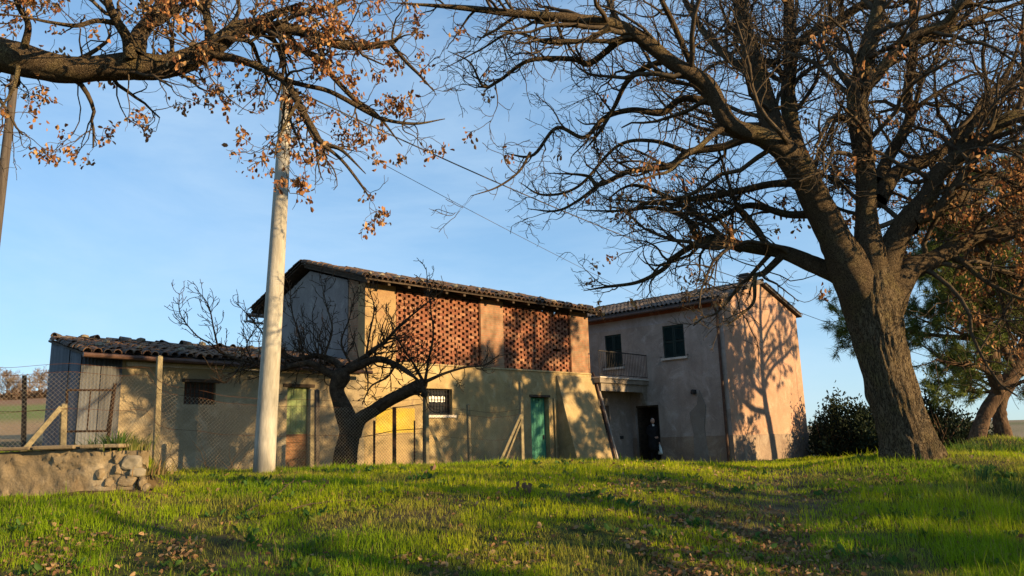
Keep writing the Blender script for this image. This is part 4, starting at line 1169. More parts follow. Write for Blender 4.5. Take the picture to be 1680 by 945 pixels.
def spawn(par, prad, per_m, fac, lmin, lmax, npts, crook, bias=(0, 0, 0.0), rr=0.55, rmax=0.05, rtip=0.35, t0=0.12, ang=(0.6, 1.25), tipw=0.0, rng_=None):
    """children on every parent polyline; returns points and radii"""
    g = rng_ or nrng
    K, n, _ = par.shape
    L = np.linalg.norm(np.diff(par, axis=1), axis=2).sum(1)
    m = np.floor(L * per_m + g.random(K)).astype(int)
    who = np.repeat(np.arange(K), m); C = len(who)
    if C == 0: return np.zeros((0, npts, 3)), np.zeros((0, npts))
    t = t0 + (1 - t0) * g.random(C) ** (1.0 / (1.0 + tipw))
    f = t * (n - 1); i = np.minimum(f.astype(int), n - 2); w = (f - i)[:, None]
    st = par[who, i] * (1 - w) + par[who, i + 1] * w
    rd = prad[who, i] * (1 - w[:, 0]) + prad[who, i + 1] * w[:, 0]
    tg = par[who, i + 1] - par[who, i]; tg /= np.maximum(np.linalg.norm(tg, axis=1, keepdims=True), 1e-9)
    rv = g.normal(size=(C, 3)); rv -= tg * (rv * tg).sum(1, keepdims=True); rv /= np.maximum(np.linalg.norm(rv, axis=1, keepdims=True), 1e-9)
    al = g.uniform(ang[0], ang[1], C)[:, None]
    d = tg * np.cos(al) + rv * np.sin(al)
    ln = np.clip(rd * fac, lmin, lmax) * g.uniform(0.55, 1.25, C)
    pts = np.zeros((C, npts, 3)); pts[:, 0] = st
    bias = np.asarray(bias, float)
    for k in range(1, npts):
        d = d + g.normal(size=(C, 3)) * crook + bias
        d /= np.linalg.norm(d, axis=1, keepdims=True)
        pts[:, k] = pts[:, k - 1] + d * (ln / (npts - 1))[:, None]
    r0 = np.minimum(rd * rr, rmax)
    rad = r0[:, None] * np.linspace(1, rtip, npts)[None, :]
    return pts, np.maximum(rad, 0.0016)

def join_np(parts):
    V, F, o = [], [], 0
    for v, f in parts:
        V.append(v); F.append(f + o); o += len(v)
    return np.vstack(V), np.concatenate(F)

def leaves_np(pos, dirs, size, wid, cols, g, fold=0.35):
    """folded six-point leaves: two quads each"""
    n = len(pos)
    d = dirs / np.maximum(np.linalg.norm(dirs, axis=1, keepdims=True), 1e-9)
    s = np.cross(d, g.normal(size=(n, 3))); s /= np.maximum(np.linalg.norm(s, axis=1, keepdims=True), 1e-9)
    u = np.cross(d, s)
    L = size[:, None]; W = (size * wid)[:, None]
    curl = g.uniform(-0.25, 0.35, n)[:, None] * L
    def q(a, b_, c): return pos + d * L * a + s * W * b_ + u * (W * c) + u * curl * a * a
    V = np.stack([q(0, 0, 0), q(.30, .40, fold), q(.72, .5, fold), q(1, 0, 0), q(.72, -.5, fold), q(.30, -.40, fold)], 1).reshape(-1, 3)
    k = np.arange(n) * 6
    F = np.stack([k, k + 1, k + 2, k + 3, k, k + 3, k + 4, k + 5], 1).reshape(-1)
    return V, F, np.repeat(cols, 6, 0)

def link_np(name, V, F, nper, matl, parent, col=None, smooth=False, kind=None):
    V = np.asarray(V) - np.array(parent.location[:]) if parent is not None else V
    o = link(name, np_mesh(name, V, F, nper, col, smooth), parent, matl)
    if kind: o['kind'] = kind
    return o

def oak_cols(n, g):
    pal = np.array([(0.22, 0.10, 0.045), (0.30, 0.14, 0.055), (0.38, 0.20, 0.085), (0.14, 0.06, 0.03), (0.44, 0.27, 0.12)])
    return pal[g.integers(0, len(pal), n)] * g.uniform(0.75, 1.25, (n, 1))

def leaf_tufts(tips, dirs, per, spread, g, size=(0.06, 0.11)):
    K = len(tips); n = K * per
    pos = np.repeat(tips, per, 0) + g.normal(size=(n, 3)) * spread
    d = np.repeat(dirs, per, 0) * 0.5 + g.normal(size=(n, 3)) * 0.5 + np.array([0, 0, -0.75])
    return leaves_np(pos, d, g.uniform(size[0], size[1], n), 0.55, oak_cols(n, g), g)

# ---- the great oak beside the house
OD = 13.0
ob = P(1495, 748, OD); ob.z = gz(ob.x, ob.y)
oak = tag(empty('oak_tree', ob), 'huge leaning oak with a thick furrowed trunk and bare spreading boughs', 'tree')
tr = trace([(1502, 775, 128), (1496, 745, 116), (1484, 705, 100), (1468, 655, 94), (1452, 600, 93), (1440, 555, 96), (1431, 515, 104), (1428, 480, 110), (1430, 452, 90), (1431, 425, 58), (1432, 400, 26)], OD, OD)
tr[0][0][2] = ob.z - 0.5
V, F = wood_tube(tr[0], tr[1] * 0.94, 132, 0.028, 0.15, 5, 0.17, 12.0)
link_np('trunk', V, F, 4, M['bark'], oak, None, True)
limbs = [
 ([(1424, 510, 92), (1396, 435, 78), (1368, 380, 66), (1335, 315, 58), (1298, 262, 52), (1250, 228, 40), (1205, 195, 36), (1160, 145, 34), (1100, 88, 31), (1030, 48, 27), (950, 26, 22), (860, 14, 17), (760, 6, 12), (640, 4, 7)], 13, 10.6, 0),
 ([(1320, 300, 50), (1286, 230, 46), (1262, 170, 42), (1240, 95, 36), (1220, 30, 29), (1205, -60, 24), (1180, -220, 15), (1140, -420, 6)], 13, 14.6, 0),
 ([(1330, 300, 46), (1306, 225, 36), (1296, 160, 30), (1293, 90, 27), (1298, 20, 22), (1302, -80, 18), (1330, -260, 11), (1340, -420, 5)], 13.1, 15.4, 0),
 ([(1300, 78, 17), (1330, 55, 20), (1375, 28, 20), (1440, -5, 17), (1540, -60, 12), (1640, -150, 6)], 14.2, 13.0, 0),
 ([(1405, 470, 44), (1370, 452, 38), (1330, 436, 34), (1290, 413, 28), (1240, 408, 23), (1185, 400, 22), (1160, 385, 16), (1118, 362, 11), (1070, 350, 9), (1010, 345, 6), (950, 352, 3)], 13, 14.8, 0),
 ([(1218, 408, 20), (1170, 398, 15), (1110, 420, 12), (1090, 440, 10), (1045, 462, 8), (1003, 480, 6), (960, 480, 3)], 14.2, 14.6, 0),
 ([(1432, 490, 76), (1425, 410, 56), (1421, 350, 42), (1418, 290, 40), (1414, 225, 38), (1408, 165, 36), (1420, 100, 31), (1435, 40, 28), (1445, -40, 22), (1450, -200, 14), (1440, -380, 6)], 13, 11.8, 0),
 ([(1416, 145, 22), (1440, 118, 22), (1485, 68, 21), (1540, 28, 19), (1600, -10, 15), (1700, -70, 8)], 12.2, 11.0, 0),
 ([(1488, 72, 14), (1530, 56, 14), (1590, 35, 13), (1660, 12, 10), (1780, -40, 5)], 11.7, 12.6, 0),
 ([(1440, 300, 30), (1462, 262, 24), (1478, 205, 21), (1488, 150, 20), (1502, 85, 18), (1498, 25, 16), (1488, -50, 13), (1480, -200, 6)], 13.2, 15.2, 0),
 ([(1442, 500, 74), (1466, 415, 54), (1490, 360, 42), (1520, 322, 38), (1552, 275, 35), (1600, 235, 32), (1650, 208, 29), (1700, 190, 25), (1800, 140, 17), (1900, 90, 8)], 13, 11.6, 0),
 ([(1450, 505, 74), (1488, 452, 50), (1530, 420, 38), (1580, 400, 34), (1630, 385, 30), (1690, 366, 26), (1780, 350, 18), (1900, 330, 8)], 13, 13.4, 0),
 ([(1494, 375, 30), (1530, 345, 26), (1565, 335, 25), (1610, 300, 22), (1660, 285, 18), (1740, 260, 9)], 12.9, 14.6, 0),
 ([(1440, 330, 36), (1478, 295, 30), (1520, 258, 27), (1560, 228, 22), (1590, 195, 17), (1625, 150, 13), (1650, 100, 9), (1690, 40, 5)], 13, 14.9, 0),
 ([(1505, 360, 26), (1545, 340, 22), (1590, 270, 20), (1615, 235, 17), (1660, 140, 10)], 12.6, 11.6, 0),
 ([(1300, 262, 22), (1245, 236, 17), (1180, 232, 16), (1130, 255, 15), (1085, 268, 14), (1040, 280, 12), (990, 296, 10), (955, 292, 7), (900, 282, 4)], 12.9, 13.6, 0),
 ([(1180, 170, 17), (1130, 158, 14), (1085, 172, 15), (1040, 182, 12), (995, 192, 11), (965, 232, 9), (910, 222, 8), (870, 250, 7), (830, 268, 4)], 12.4, 12.9, 0),
 ([(1110, 98, 15), (1070, 108, 13), (1025, 140, 12), (1005, 175, 9), (985, 215, 7), (960, 245, 4)], 11.9, 12.9, 0),
 ([(1065, 66, 14), (1030, 62, 14), (975, 98, 13), (930, 102, 12), (870, 105, 9), (820, 130, 7), (800, 142, 6), (765, 105, 4), (745, 75, 2.5)], 11.6, 11.9, 0),
 ([(1310, 300, 18), (1270, 300, 15), (1220, 308, 14), (1160, 318, 13), (1105, 322, 10), (1065, 300, 8), (1020, 310, 5), (985, 330, 3)], 13.1, 14.3, 0),
 ([(1345, 350, 20), (1290, 345, 15), (1235, 345, 13), (1180, 355, 10), (1120, 340, 8), (1060, 345, 6), (1000, 370, 3)], 13, 15.4, 0),
 ([(1290, 412, 16), (1255, 440, 13), (1240, 462, 9), (1225, 490, 7), (1215, 512, 5), (1190, 540, 3)], 13.6, 13.2, 0),
 ([(1230, 120, 18), (1190, 90, 15), (1150, 40, 13), (1120, -30, 10), (1080, -140, 5)], 13.8, 15.2, 0),
 ([(1160, 150, 16), (1140, 110, 13), (1105, 40, 12), (1085, -20, 9), (1040, -120, 5)], 12.3, 11.0, 0),
 ([(1000, 44, 13), (960, 60, 10), (900, 70, 8), (840, 62, 6), (780, 80, 4), (735, 110, 2.5)], 11, 11.5, 0),
 ([(1560, 270, 18), (1600, 215, 15), (1640, 170, 12), (1680, 100, 9), (1720, 20, 5)], 12.4, 13.6, 0),
 ([(1130, 250, 9), (1075, 235, 8), (1010, 240, 7), (950, 300, 6), (900, 318, 5), (850, 300, 3)], 13.2, 14.4, 0),
 ([(990, 296, 7), (950, 330, 6), (915, 350, 5), (880, 345, 3)], 13.4, 14.0, 0),
 ([(870, 250, 6), (850, 285, 5), (820, 312, 4), (760, 322, 2.5)], 12.7, 12.4, 0),
]
lp, lr = [], []
for i, (tl, d0, d1, bd) in enumerate(limbs):
    t_ = trace(tl, d0, d1, bd)
    t_[1] = t_[1] * np.linspace(0.93, 0.84, len(t_[1]))
    # crooked, never straight
    jit = nrng.normal(size=t_[0].shape) * np.where(t_[1] > 0.18, 0.045, 0.065)[:, None]; jit[0] = 0; t_[0] = t_[0] + jit; t_[1][-1] = min(t_[1][-1], 0.007)
    p_, r_ = resample(t_); lp.append(p_); lr.append(r_)
    big = r_.max()
    V, F = wood_tube(t_[0], t_[1], 36 if big > 0.2 else 20 if big > 0.1 else 12, 0.05 if big > 0.15 else 0.07, 0.13, 11 + i, None, 9.0)
    link_np('limb', V, F, 4, M['limbbark'], oak, None, True)
lp, lr = np.array(lp), np.array(lr)
def bare_crown(parent, lp, lr, g, d1=3.0, d2=5.0, d3=6.2, f1=19, bias1=(0, 0, 0.03), scale=1.0, twigmat=None, name='twigs', keep=None, l1=(0.7, 2.6)):
    p1, r1 = spawn(lp, lr, d1, f1, l1[0] * scale, l1[1] * scale, 10, 0.24, bias1, 0.45, 0.05 * scale, 0.28, 0.14, (0.55, 1.2), 0.4, g)
    p2, r2 = spawn(p1, r1, d2 / scale, 36, 0.45 * scale, 1.4 * scale, 8, 0.27, (0, 0, 0.03), 0.55, 0.014 * scale, 0.4, 0.10, (0.5, 1.2), 0.3, g)
    p3, r3 = spawn(p2, r2, d3 / scale, 46, 0.20 * scale, 0.55 * scale, 5, 0.30, (0, 0, 0.02), 0.65, 0.0055 * scale, 0.6, 0.1, (0.4, 1.1), 0.5, g)
    r2 = np.maximum(r2, 0.0055 * scale); r3 = np.maximum(r3, 0.0038 * scale)
    V, F = join_np([batch_tubes(p1, r1, 5), batch_tubes(p2, r2, 4), batch_tubes(p3, r3, 3)])
    link_np(name, V, F, 4, twigmat or M['twig'], parent, None, True, 'stuff')
    return p1, p2, p3
g1 = np.random.default_rng(101)
# many more boughs of the round crown, rising out of the main limbs in all directions
xp, xr = spawn(lp[[0, 1, 2, 6, 9, 10, 11, 13]], lr[[0, 1, 2, 6, 9, 10, 11, 13]], 0.20, 22, 2.0, 3.8, 28, 0.075, (0, 0, 0.012), 0.40, 0.075, 0.12, 0.30, (0.6, 1.15), 0, g1)
for i in range(len(xp)):
    V, F = wood_tube(xp[i], xr[i], 10, 0.10, 0.12, 200 + i, None, 9.0)
    link_np('limb', V, F, 4, M['limbbark'], oak, None, True)
lp, lr = np.concatenate([lp, xp]), np.concatenate([lr, xr])
p1, p2, p3 = bare_crown(oak, lp, lr, g1)
# withered leaves that stay low in the crown
def proj_np(p):
    c = (p - np.array([0, 0, EYE])) @ np.array(RCAM)
    return CX + FPX * c[:, 0] / -c[:, 2], CY - FPX * c[:, 1] / -c[:, 2]
tip = np.vstack([p2[:, -1], p3[::4, -1]]); dr_ = np.vstack([p2[:, -1] - p2[:, -3], p3[::4, -1] - p3[::4, -2]])
h = tip[:, 2] - ob.z
rad_ = np.hypot(tip[:, 0] - ob.x, tip[:, 1] - ob.y)
lcl = fbm(tip[:, 0] / 0.7, tip[:, 2] / 0.7 + tip[:, 1], 88, 2)
prob = np.where(tip[:, 0] > ob.x + .3, 1.7, 0.9) * np.exp(-((h - 3.7) / 1.3) ** 2) * np.exp(-(rad_ / 3.6) ** 2) * sm((lcl - .38) / .2) + 0.10 * sm((lcl - 0.56) / 0.1) * np.exp(-(h / 7.0) ** 2) + 0.012
sel = g1.random(len(tip)) < prob
V, F, C = leaf_tufts(tip[sel], dr_[sel], 13, 0.07, g1, (0.05, 0.11))
link_np('dead_leaves', V, F, 4, M['leaf'], oak, C, False, 'stuff')

# ---- the second oak: only its long bough reaches over the view
o2b = Vector((-10.6, 8.2, gz(-10.6, 8.2)))
oak2 = tag(empty('oak_tree', o2b), 'oak bough thick with brown leaves crossing above the wooden pole', 'tree')
V, F = wood_tube(np.array([(-10.6, 8.2, o2b.z - .4), (-10.55, 8.2, o2b.z + 1), (-10.3, 8.15, o2b.z + 2.6), (-9.9, 8.1, o2b.z + 4.2), (-9.8, 8.0, o2b.z + 6), (-10.2, 8.1, o2b.z + 8.5), (-10.4, 8.2, o2b.z + 11)]), np.array([.62, .5, .46, .44, .34, .22, .08]), 64, 0.06, 0.13, 77, 0.25, 9)
link_np('trunk', V, F, 4, M['bark'], oak2, None, True)
limbs2 = [
 ([(-560, -10, 100), (-420, 20, 90), (-250, 60, 80), (-120, 78, 74), (-20, 87, 66), (50, 102, 60), (115, 114, 51), (170, 111, 48), (225, 108, 52), (270, 109, 43), (310, 97, 39), (352, 76, 35), (400, 44, 27), (450, 46, 23), (500, 52, 21), (545, 70, 18), (590, 76, 15), (640, 70, 11), (660, 55, 7)], 8.1, 8.8, 0),
 ([(222, 95, 38), (228, 60, 30), (246, 35, 27), (268, 5, 24), (280, -40, 20), (310, -120, 14), (340, -220, 7)], 8.3, 8.9, 0),
 ([(215, 95, 26), (208, 62, 20), (192, 35, 17), (178, 5, 15), (170, -40, 12), (140, -120, 6)], 8.25, 7.7, 0),
 ([(340, 92, 20), (375, 94, 16), (415, 106, 14), (460, 128, 13), (480, 150, 15), (495, 180, 14), (515, 215, 13), (530, 236, 10), (560, 246, 7), (600, 285, 4)], 8.5, 8.2, 0),
 ([(468, 132, 11), (500, 140, 9), (535, 148, 9), (565, 162, 9), (600, 182, 9), (630, 196, 7), (680, 203, 5), (730, 195, 2.5)], 8.4, 8.9, 0),
 ([(470, 56, 14), (490, 78, 12), (520, 95, 11), (550, 130, 10), (585, 165, 9), (620, 190, 6), (660, 240, 3)], 8.7, 9.5, 0),
 ([(200, 40, 11), (160, 34, 9), (125, 42, 8), (80, 36, 6), (40, 28, 4), (-20, 20, 2.5)], 8.1, 7.4, 0),
 ([(640, 70, 9), (665, 100, 7), (690, 125, 5), (712, 150, 3)], 8.8, 8.6, 0),
 ([(405, 48, 16), (430, 30, 13), (475, 15, 11), (520, 18, 9), (560, 4, 7), (620, -20, 4)], 8.6, 9.2, 0),
 ([(345, 70, 20), (342, 40, 16), (338, 10, 14), (345, -40, 10), (370, -120, 5)], 8.5, 9.3, 0),
 ([(528, 236, 8), (560, 262, 6), (590, 300, 5), (610, 330, 3)], 8.2, 8.5, 0),
 ([(490, 165, 9), (470, 200, 6), (455, 235, 4), (450, 260, 3)], 8.3, 7.9, 0),
 ([(30, 110, 9), (24, 140, 6), (10, 165, 4), (-10, 190, 3)], 8.0, 7.7, 0),
 ([(40, 78, 14), (46, 40, 11), (30, 10, 9), (10, -40, 6)], 8.0, 7.6, 0),
]
lp2, lr2 = [], []
for i, (tl, d0, d1, bd) in enumerate(limbs2):
    t_ = trace(tl, d0, d1, bd); t_[1][-1] = min(t_[1][-1], .006); p_, r_ = resample(t_); lp2.append(p_); lr2.append(r_)
    if i == 0: t_[0][0] = (-10.0, 8.1, o2b.z + 4.4)
    big = r_.max()
    V, F = wood_tube(t_[0], t_[1], 56 if big > 0.2 else 22 if big > 0.08 else 12, 0.028 if big > 0.2 else 0.04, 0.13, 41 + i, None, 12.0)
    link_np('limb', V, F, 4, M['limbbark'], oak2, None, True)
lp2, lr2 = np.array(lp2), np.array(lr2)
g2 = np.random.default_rng(202)
q1, q2, q3 = bare_crown(oak2, lp2[:, 8:] if False else lp2, np.minimum(lr2, 0.11), g2, 3.4, 4.8, 4.5, 14, (0, 0, -0.02), 0.75, M['twig'], 'twigs', None, (0.6, 1.5))
tip = np.vstack([q2[:, -1], q3[::3, -1]]); dr_ = np.vstack([q2[:, -1] - q2[:, -3], q3[::3, -1] - q3[::3, -2]])
px, py = proj_np(tip)
cl = fbm(tip[:, 0] / 0.5, tip[:, 2] / 0.5 + tip[:, 1], 77, 2)
sel = (g2.random(len(tip)) < 0.06 + 0.9 * sm((cl - 0.40) / 0.13))
V, F, C = leaf_tufts(tip[sel], dr_[sel], 13, 0.045, g2, (0.035, 0.085))
link_np('dead_leaves', V, F, 4, M['leaf'], oak2, C, False, 'stuff')

# ---- gnarled fruit tree between fence and barn
FD = 17.6
fb = P(567, 748, FD); fb.z = gz(fb.x, fb.y)
fruit = tag(empty('fruit_tree', fb), 'gnarled dark fruit tree with forked trunk and knobbly pruned crown behind the wire', 'tree')
ftr = [
 ([(566, 775, 52), (568, 745, 46), (573, 718, 44), (575, 700, 46), (566, 678, 40), (556, 652, 32), (553, 636, 32), (562, 615, 38), (572, 602, 30)], FD, FD, 0),
 ([(578, 712, 40), (590, 688, 32), (612, 674, 28), (640, 656, 27), (668, 642, 28), (690, 632, 30), (702, 622, 20)], FD, FD - .6, 0),
 ([(560, 622, 34), (535, 608, 30), (510, 598, 24), (480, 600, 20), (450, 605, 17), (425, 600, 13), (395, 592, 11), (360, 578, 9), (340, 560, 6)], FD, FD - .4, 0),
 ([(565, 612, 34), (590, 596, 28), (620, 590, 24), (650, 597, 18), (668, 610, 16), (690, 622, 18)], FD, FD - .9, .2),
 ([(560, 608, 30), (545, 590, 22), (520, 583, 18), (490, 590, 15), (470, 583, 10), (450, 560, 6)], FD, FD + .7, 0),
 ([(572, 604, 26), (595, 588, 20), (612, 576, 17), (632, 560, 12), (655, 535, 9), (690, 510, 6), (735, 470, 3)], FD, FD - .2, 0),
 ([(697, 626, 14), (730, 612, 10), (765, 602, 8), (795, 596, 6), (820, 583, 3)], FD - .6, FD - .9, 0),
 ([(695, 628, 12), (680, 600, 9), (665, 575, 7), (648, 545, 4), (640, 520, 2)], FD - .6, FD - .2, 0),
 ([(698, 624, 12), (705, 590, 9), (712, 550, 7), (706, 500, 4), (698, 440, 2)], FD - .6, FD - 1.0, 0),
 ([(690, 632, 20), (700, 648, 17), (690, 652, 9)], FD - .6, FD - .7, 0),
 ([(600, 600, 8), (604, 620, 6), (603, 648, 5)], FD - .2, FD - .3, 0),
 ([(650, 600, 9), (632, 618, 8), (612, 630, 7), (602, 645, 5), (596, 660, 4)], FD - .6, FD - .5, 0),
 ([(362, 580, 8), (352, 540, 6), (340, 500, 4), (320, 470, 2)], FD - .4, FD - .8, 0),
 ([(345, 565, 7), (320, 548, 5), (295, 515, 4), (290, 480, 2)], FD - .4, FD - .1, 0),
 ([(400, 592, 8), (385, 615, 6), (365, 630, 4), (352, 602, 3)], FD - .4, FD - .9, 0),
 ([(450, 600, 9), (438, 560, 6), (410, 520, 4), (385, 495, 2)], FD - .4, FD + .3, 0),
 ([(500, 590, 9), (492, 550, 6), (480, 510, 4), (478, 470, 2)], FD, FD - .4, 0),
 ([(530, 586, 9), (545, 540, 7), (535, 500, 4), (525, 460, 2)], FD, FD + .5, 0),
 ([(600, 586, 9), (606, 545, 7), (615, 505, 5), (600, 465, 2)], FD - .1, FD + .2, 0),
 ([(575, 598, 9), (560, 560, 7), (572, 520, 4), (580, 480, 2)], FD, FD - .6, 0),
 ([(420, 600, 8), (405, 570, 5), (420, 540, 4), (440, 520, 2)], FD - .4, FD - 1, 0),
]
fp, frd = [], []
for i, (tl, d0, d1, bd) in enumerate(ftr):
    tl = [(a, b_, max(1.2, w * (0.5 if i > 5 else 0.54 if i > 1 else 0.86))) for a, b_, w in tl]
    t_ = trace(tl, d0, d1, bd)
    t_[0] = t_[0] + nrng.normal(size=t_[0].shape) * (0.02 if i > 1 else 0.0); t_[1][-1] = min(t_[1][-1], .012)
    p_, r_ = resample(t_); fp.append(p_); frd.append(r_)
    V, F = wood_tube(t_[0], t_[1], 28 if i < 5 else 12, 0.04, 0.16, 91 + i, 0.12 if i == 0 else None, 12)
    link_np('trunk' if i < 2 else 'branch', V, F, 4, M['fruitbark'], fruit, None, True)
g3 = np.random.default_rng(303)
fp, frd = np.array(fp), np.array(frd)
e1, er1 = spawn(fp[2:], frd[2:], 12.0, 18, 0.4, 1.25, 8, 0.24, (0, 0, 0.13), 0.35, 0.016, 0.35, 0.1, (0.6, 1.3), 0, g3)
e2, er2 = spawn(e1, er1, 4.2, 26, 0.18, 0.5, 5, 0.22, (0, 0, 0.09), 0.6, 0.008, 0.45, 0.15, (0.4, 1.0), 0, g3)
e3, er3 = spawn(e2, er2, 5.0, 26, 0.08, 0.2, 3, 0.25, (0, 0, 0.05), 0.7, 0.005, 0.6, 0.1, (0.4, 1.0), 0, g3)
V, F = join_np([batch_tubes(e1, np.maximum(er1, .007), 5), batch_tubes(e2, np.maximum(er2, .006), 4), batch_tubes(e3, np.maximum(er3, .0045), 3)])
link_np('twigs', V, F, 4, M['fruitbark'], fruit, None, True, 'stuff')

# ---- pines
def needles(tips, dirs, per, length, width, g, dark=1.0):
    n = len(tips) * per
    pos = np.repeat(tips, per, 0) + g.normal(size=(n, 3)) * 0.035
    d = np.repeat(dirs / np.maximum(np.linalg.norm(dirs, axis=1, keepdims=True), 1e-9), per, 0) * 0.7 + g.normal(size=(n, 3)) * 0.55
    d /= np.linalg.norm(d, axis=1, keepdims=True)
    s = np.cross(d, g.normal(size=(n, 3))); s /= np.linalg.norm(s, axis=1, keepdims=True)
    L = g.uniform(0.6, 1.15, n)[:, None] * length
    back = np.repeat(dirs / np.maximum(np.linalg.norm(dirs, axis=1, keepdims=True), 1e-9), per, 0) * g.uniform(0, 0.16, (n, 1))
    a = pos - back
    V = np.stack([a - s * width / 2, a + s * width / 2, a + d * L + np.array([0, 0, -0.015])], 1).reshape(-1, 3)
    F = np.arange(3 * n)
    base = np.repeat(g.uniform(0.6, 1.3, (len(tips), 1)), per, 0) * g.uniform(0.8, 1.2, (n, 1)) * dark
    c = np.array([0.105, 0.140, 0.034]) * base + np.array([0.04, 0.025, 0.0]) * (g.random((n, 1)) < 0.2)
    return V, F, np.repeat(c, 3, 0)
def pine(base, traces, label, seed, nbr, hlo, blen, per=26, density=7.0, dens2=5.0):
    g = np.random.default_rng(seed)
    o = tag(empty('pine_tree', base), label, 'tree', None)
    sk, sr = [], []
    for i, t_ in enumerate(traces):
        p_, r_ = resample(t_); sk.append(p_); sr.append(r_)
        V, F = wood_tube(t_[0], t_[1], 24 if i == 0 else 12, 0.07, 0.14, seed + i, 0.2 if i == 0 else None, 8)
        link_np('trunk' if i == 0 else 'branch', V, F, 4, M['pinebark'], o, None, True)
    sk, sr = np.array(sk), np.array(sr)
    b1, c1 = spawn(sk, sr, nbr, 18, blen * 0.5, blen, 10, 0.12, (0, 0, 0.05), 0.4, 0.06, 0.3, hlo, (1.0, 1.5), 0, g)
    b1 = np.concatenate([b1, sk[1:, np.linspace(4, 27, 10).astype(int)]]) if len(sk) > 1 else b1
    c1 = np.concatenate([c1, sr[1:, np.linspace(4, 27, 10).astype(int)]]) if len(sk) > 1 else c1
    b2, c2 = spawn(b1, c1, density * 0.5, 30, 0.35, 1.0, 6, 0.16, (0, 0, 0.06), 0.5, 0.02, 0.4, 0.25, (0.5, 1.1), 0.6, g)
    b3, c3 = spawn(b2, c2, dens2, 30, 0.12, 0.35, 4, 0.15, (0, 0, 0.10), 0.6, 0.009, 0.6, 0.2, (0.4, 0.9), 0.4, g)
    V, F = join_np([batch_tubes(b1, c1, 6), batch_tubes(b2, c2, 4), batch_tubes(b3, np.maximum(c3, .004), 3)])
    link_np('twigs', V, F, 4, M['pinebark'], o, None, True, 'stuff')
    tips = np.vstack([b3[:, -1], b2[:, -1], b3[:, -2]]); dirs = np.vstack([b3[:, -1] - b3[:, -2], b2[:, -1] - b2[:, -2], b3[:, -1] - b3[:, -2]])
    V, F, C = needles(tips, dirs, per, 0.24, 0.015, g)
    link_np('needles', V, F, 3, M['needle'], o, C, False, 'stuff')
    return o
pb = P(1604, 730, 20); pb.z = gz(pb.x, pb.y)
tA = trace([(1600, 752, 36), (1603, 725, 29), (1610, 695, 25), (1622, 668, 25), (1642, 640, 24), (1662, 608, 22), (1684, 560, 25), (1705, 480, 22), (1712, 380, 18), (1700, 280, 12), (1690, 180, 5)], 20, 20.6)
tA[0][0][2] = pb.z - .4
pine(pb, [tA, trace([(1640, 645, 20), (1628, 610, 24), (1622, 570, 22), (1615, 520, 18), (1622, 460, 14), (1610, 400, 9), (1600, 340, 4)], 20.1, 19.2),
          trace([(1622, 565, 14), (1590, 555, 10), (1550, 552, 8), (1500, 545, 6), (1440, 532, 5), (1375, 522, 3)], 20, 21.5),
          trace([(1628, 612, 12), (1600, 600, 9), (1570, 598, 7), (1535, 590, 4)], 19.8, 19.0),
          trace([(1660, 600, 14), (1630, 540, 10), (1580, 480, 8), (1530, 440, 5)], 20.2, 18.8),
          trace([(1700, 500, 14), (1650, 460, 11), (1590, 440, 8), (1520, 410, 5)], 20.4, 21.6),
          trace([(1708, 420, 12), (1660, 380, 10), (1600, 360, 7), (1545, 350, 4)], 20.5, 19.6)],
     'crooked pine with a bent reddish trunk and drooping dark green needles', 505, 3.8, 0.36, 2.8, 20, 9.0, 5.0)
pb2 = P(1650, 722, 24); pb2.z = gz(pb2.x, pb2.y)
tB = trace([(1652, 745, 35), (1648, 718, 29), (1641, 690, 25), (1640, 660, 24), (1655, 625, 26), (1690, 560, 24), (1720, 460, 20), (1740, 340, 14), (1745, 200, 5)], 24, 24.5)
tB[0][0][2] = pb2.z - .4
pine(pb2, [tB, trace([(1690, 560, 14), (1640, 520, 11), (1590, 500, 7)], 24, 23), trace([(1716, 470, 14), (1670, 420, 11), (1620, 390, 7)], 24, 25.4)],
     'slimmer pine with a dark straight lower stem growing just behind the bent one', 506, 3.4, 0.40, 2.9, 20, 8.5, 4.8)

# ---- the tree whose shadow falls on the gable; it stands beyond the edge of the view
def on_gable(px, py):
    d = ray(px, py); nrm = VX
    o_ = Vector((0, 0, EYE)); g0 = B(HU, HV, 0)
    t = (g0 - o_).dot(nrm) / d.dot(nrm)
    return o_ + d * t
def lift(lst, k0, k1):
    pts, rad = [], []
    for i, (px, py, w) in enumerate(lst):
        q = on_gable(px, py); k = k0 + (k1 - k0) * i / (len(lst) - 1)
        pts.append(q + SDIR * k); rad.append(0.5 * w / FPX * zc(q))
    return [np.array([p[:] for p in pts]), np.array(rad)]
KD = 13.5
s0 = lift([(1290, 900, 30), (1280, 760, 26), (1272, 700, 22), (1264, 660, 19), (1259, 610, 16), (1257, 550, 13), (1256, 490, 9), (1258, 420, 6), (1250, 300, 3)], KD, KD)
gb = Vector(s0[0][0]); gb.z = gz(gb.x, gb.y); s0[0][0][2] = gb.z - 0.5
pine(gb, [s0, lift([(1262, 674, 14), (1238, 668, 12), (1216, 650, 10), (1200, 625, 8), (1190, 598, 5), (1186, 570, 3)], KD, KD - 1.2),
          lift([(1258, 645, 10), (1240, 625, 11), (1234, 590, 10), (1228, 545, 8), (1222, 500, 5), (1215, 440, 3)], KD, KD + 1.0),
          lift([(1262, 625, 9), (1280, 598, 8), (1300, 582, 7), (1318, 562, 4)], KD, KD - 1.0),
          lift([(1260, 600, 8), (1282, 570, 7), (1305, 555, 5), (1322, 520, 3)], KD, KD + 1.3),
          lift([(1258, 565, 7), (1276, 530, 6), (1300, 505, 4)], KD, KD + 0.5),
          lift([(1258, 545, 7), (1232, 505, 6), (1205, 480, 4)], KD, KD - 1.0)],
     'tall pine standing east of the house, throwing its shadow on the gable', 507, 1.6, 0.40, 2.0, 22, 5.0, 4.5)

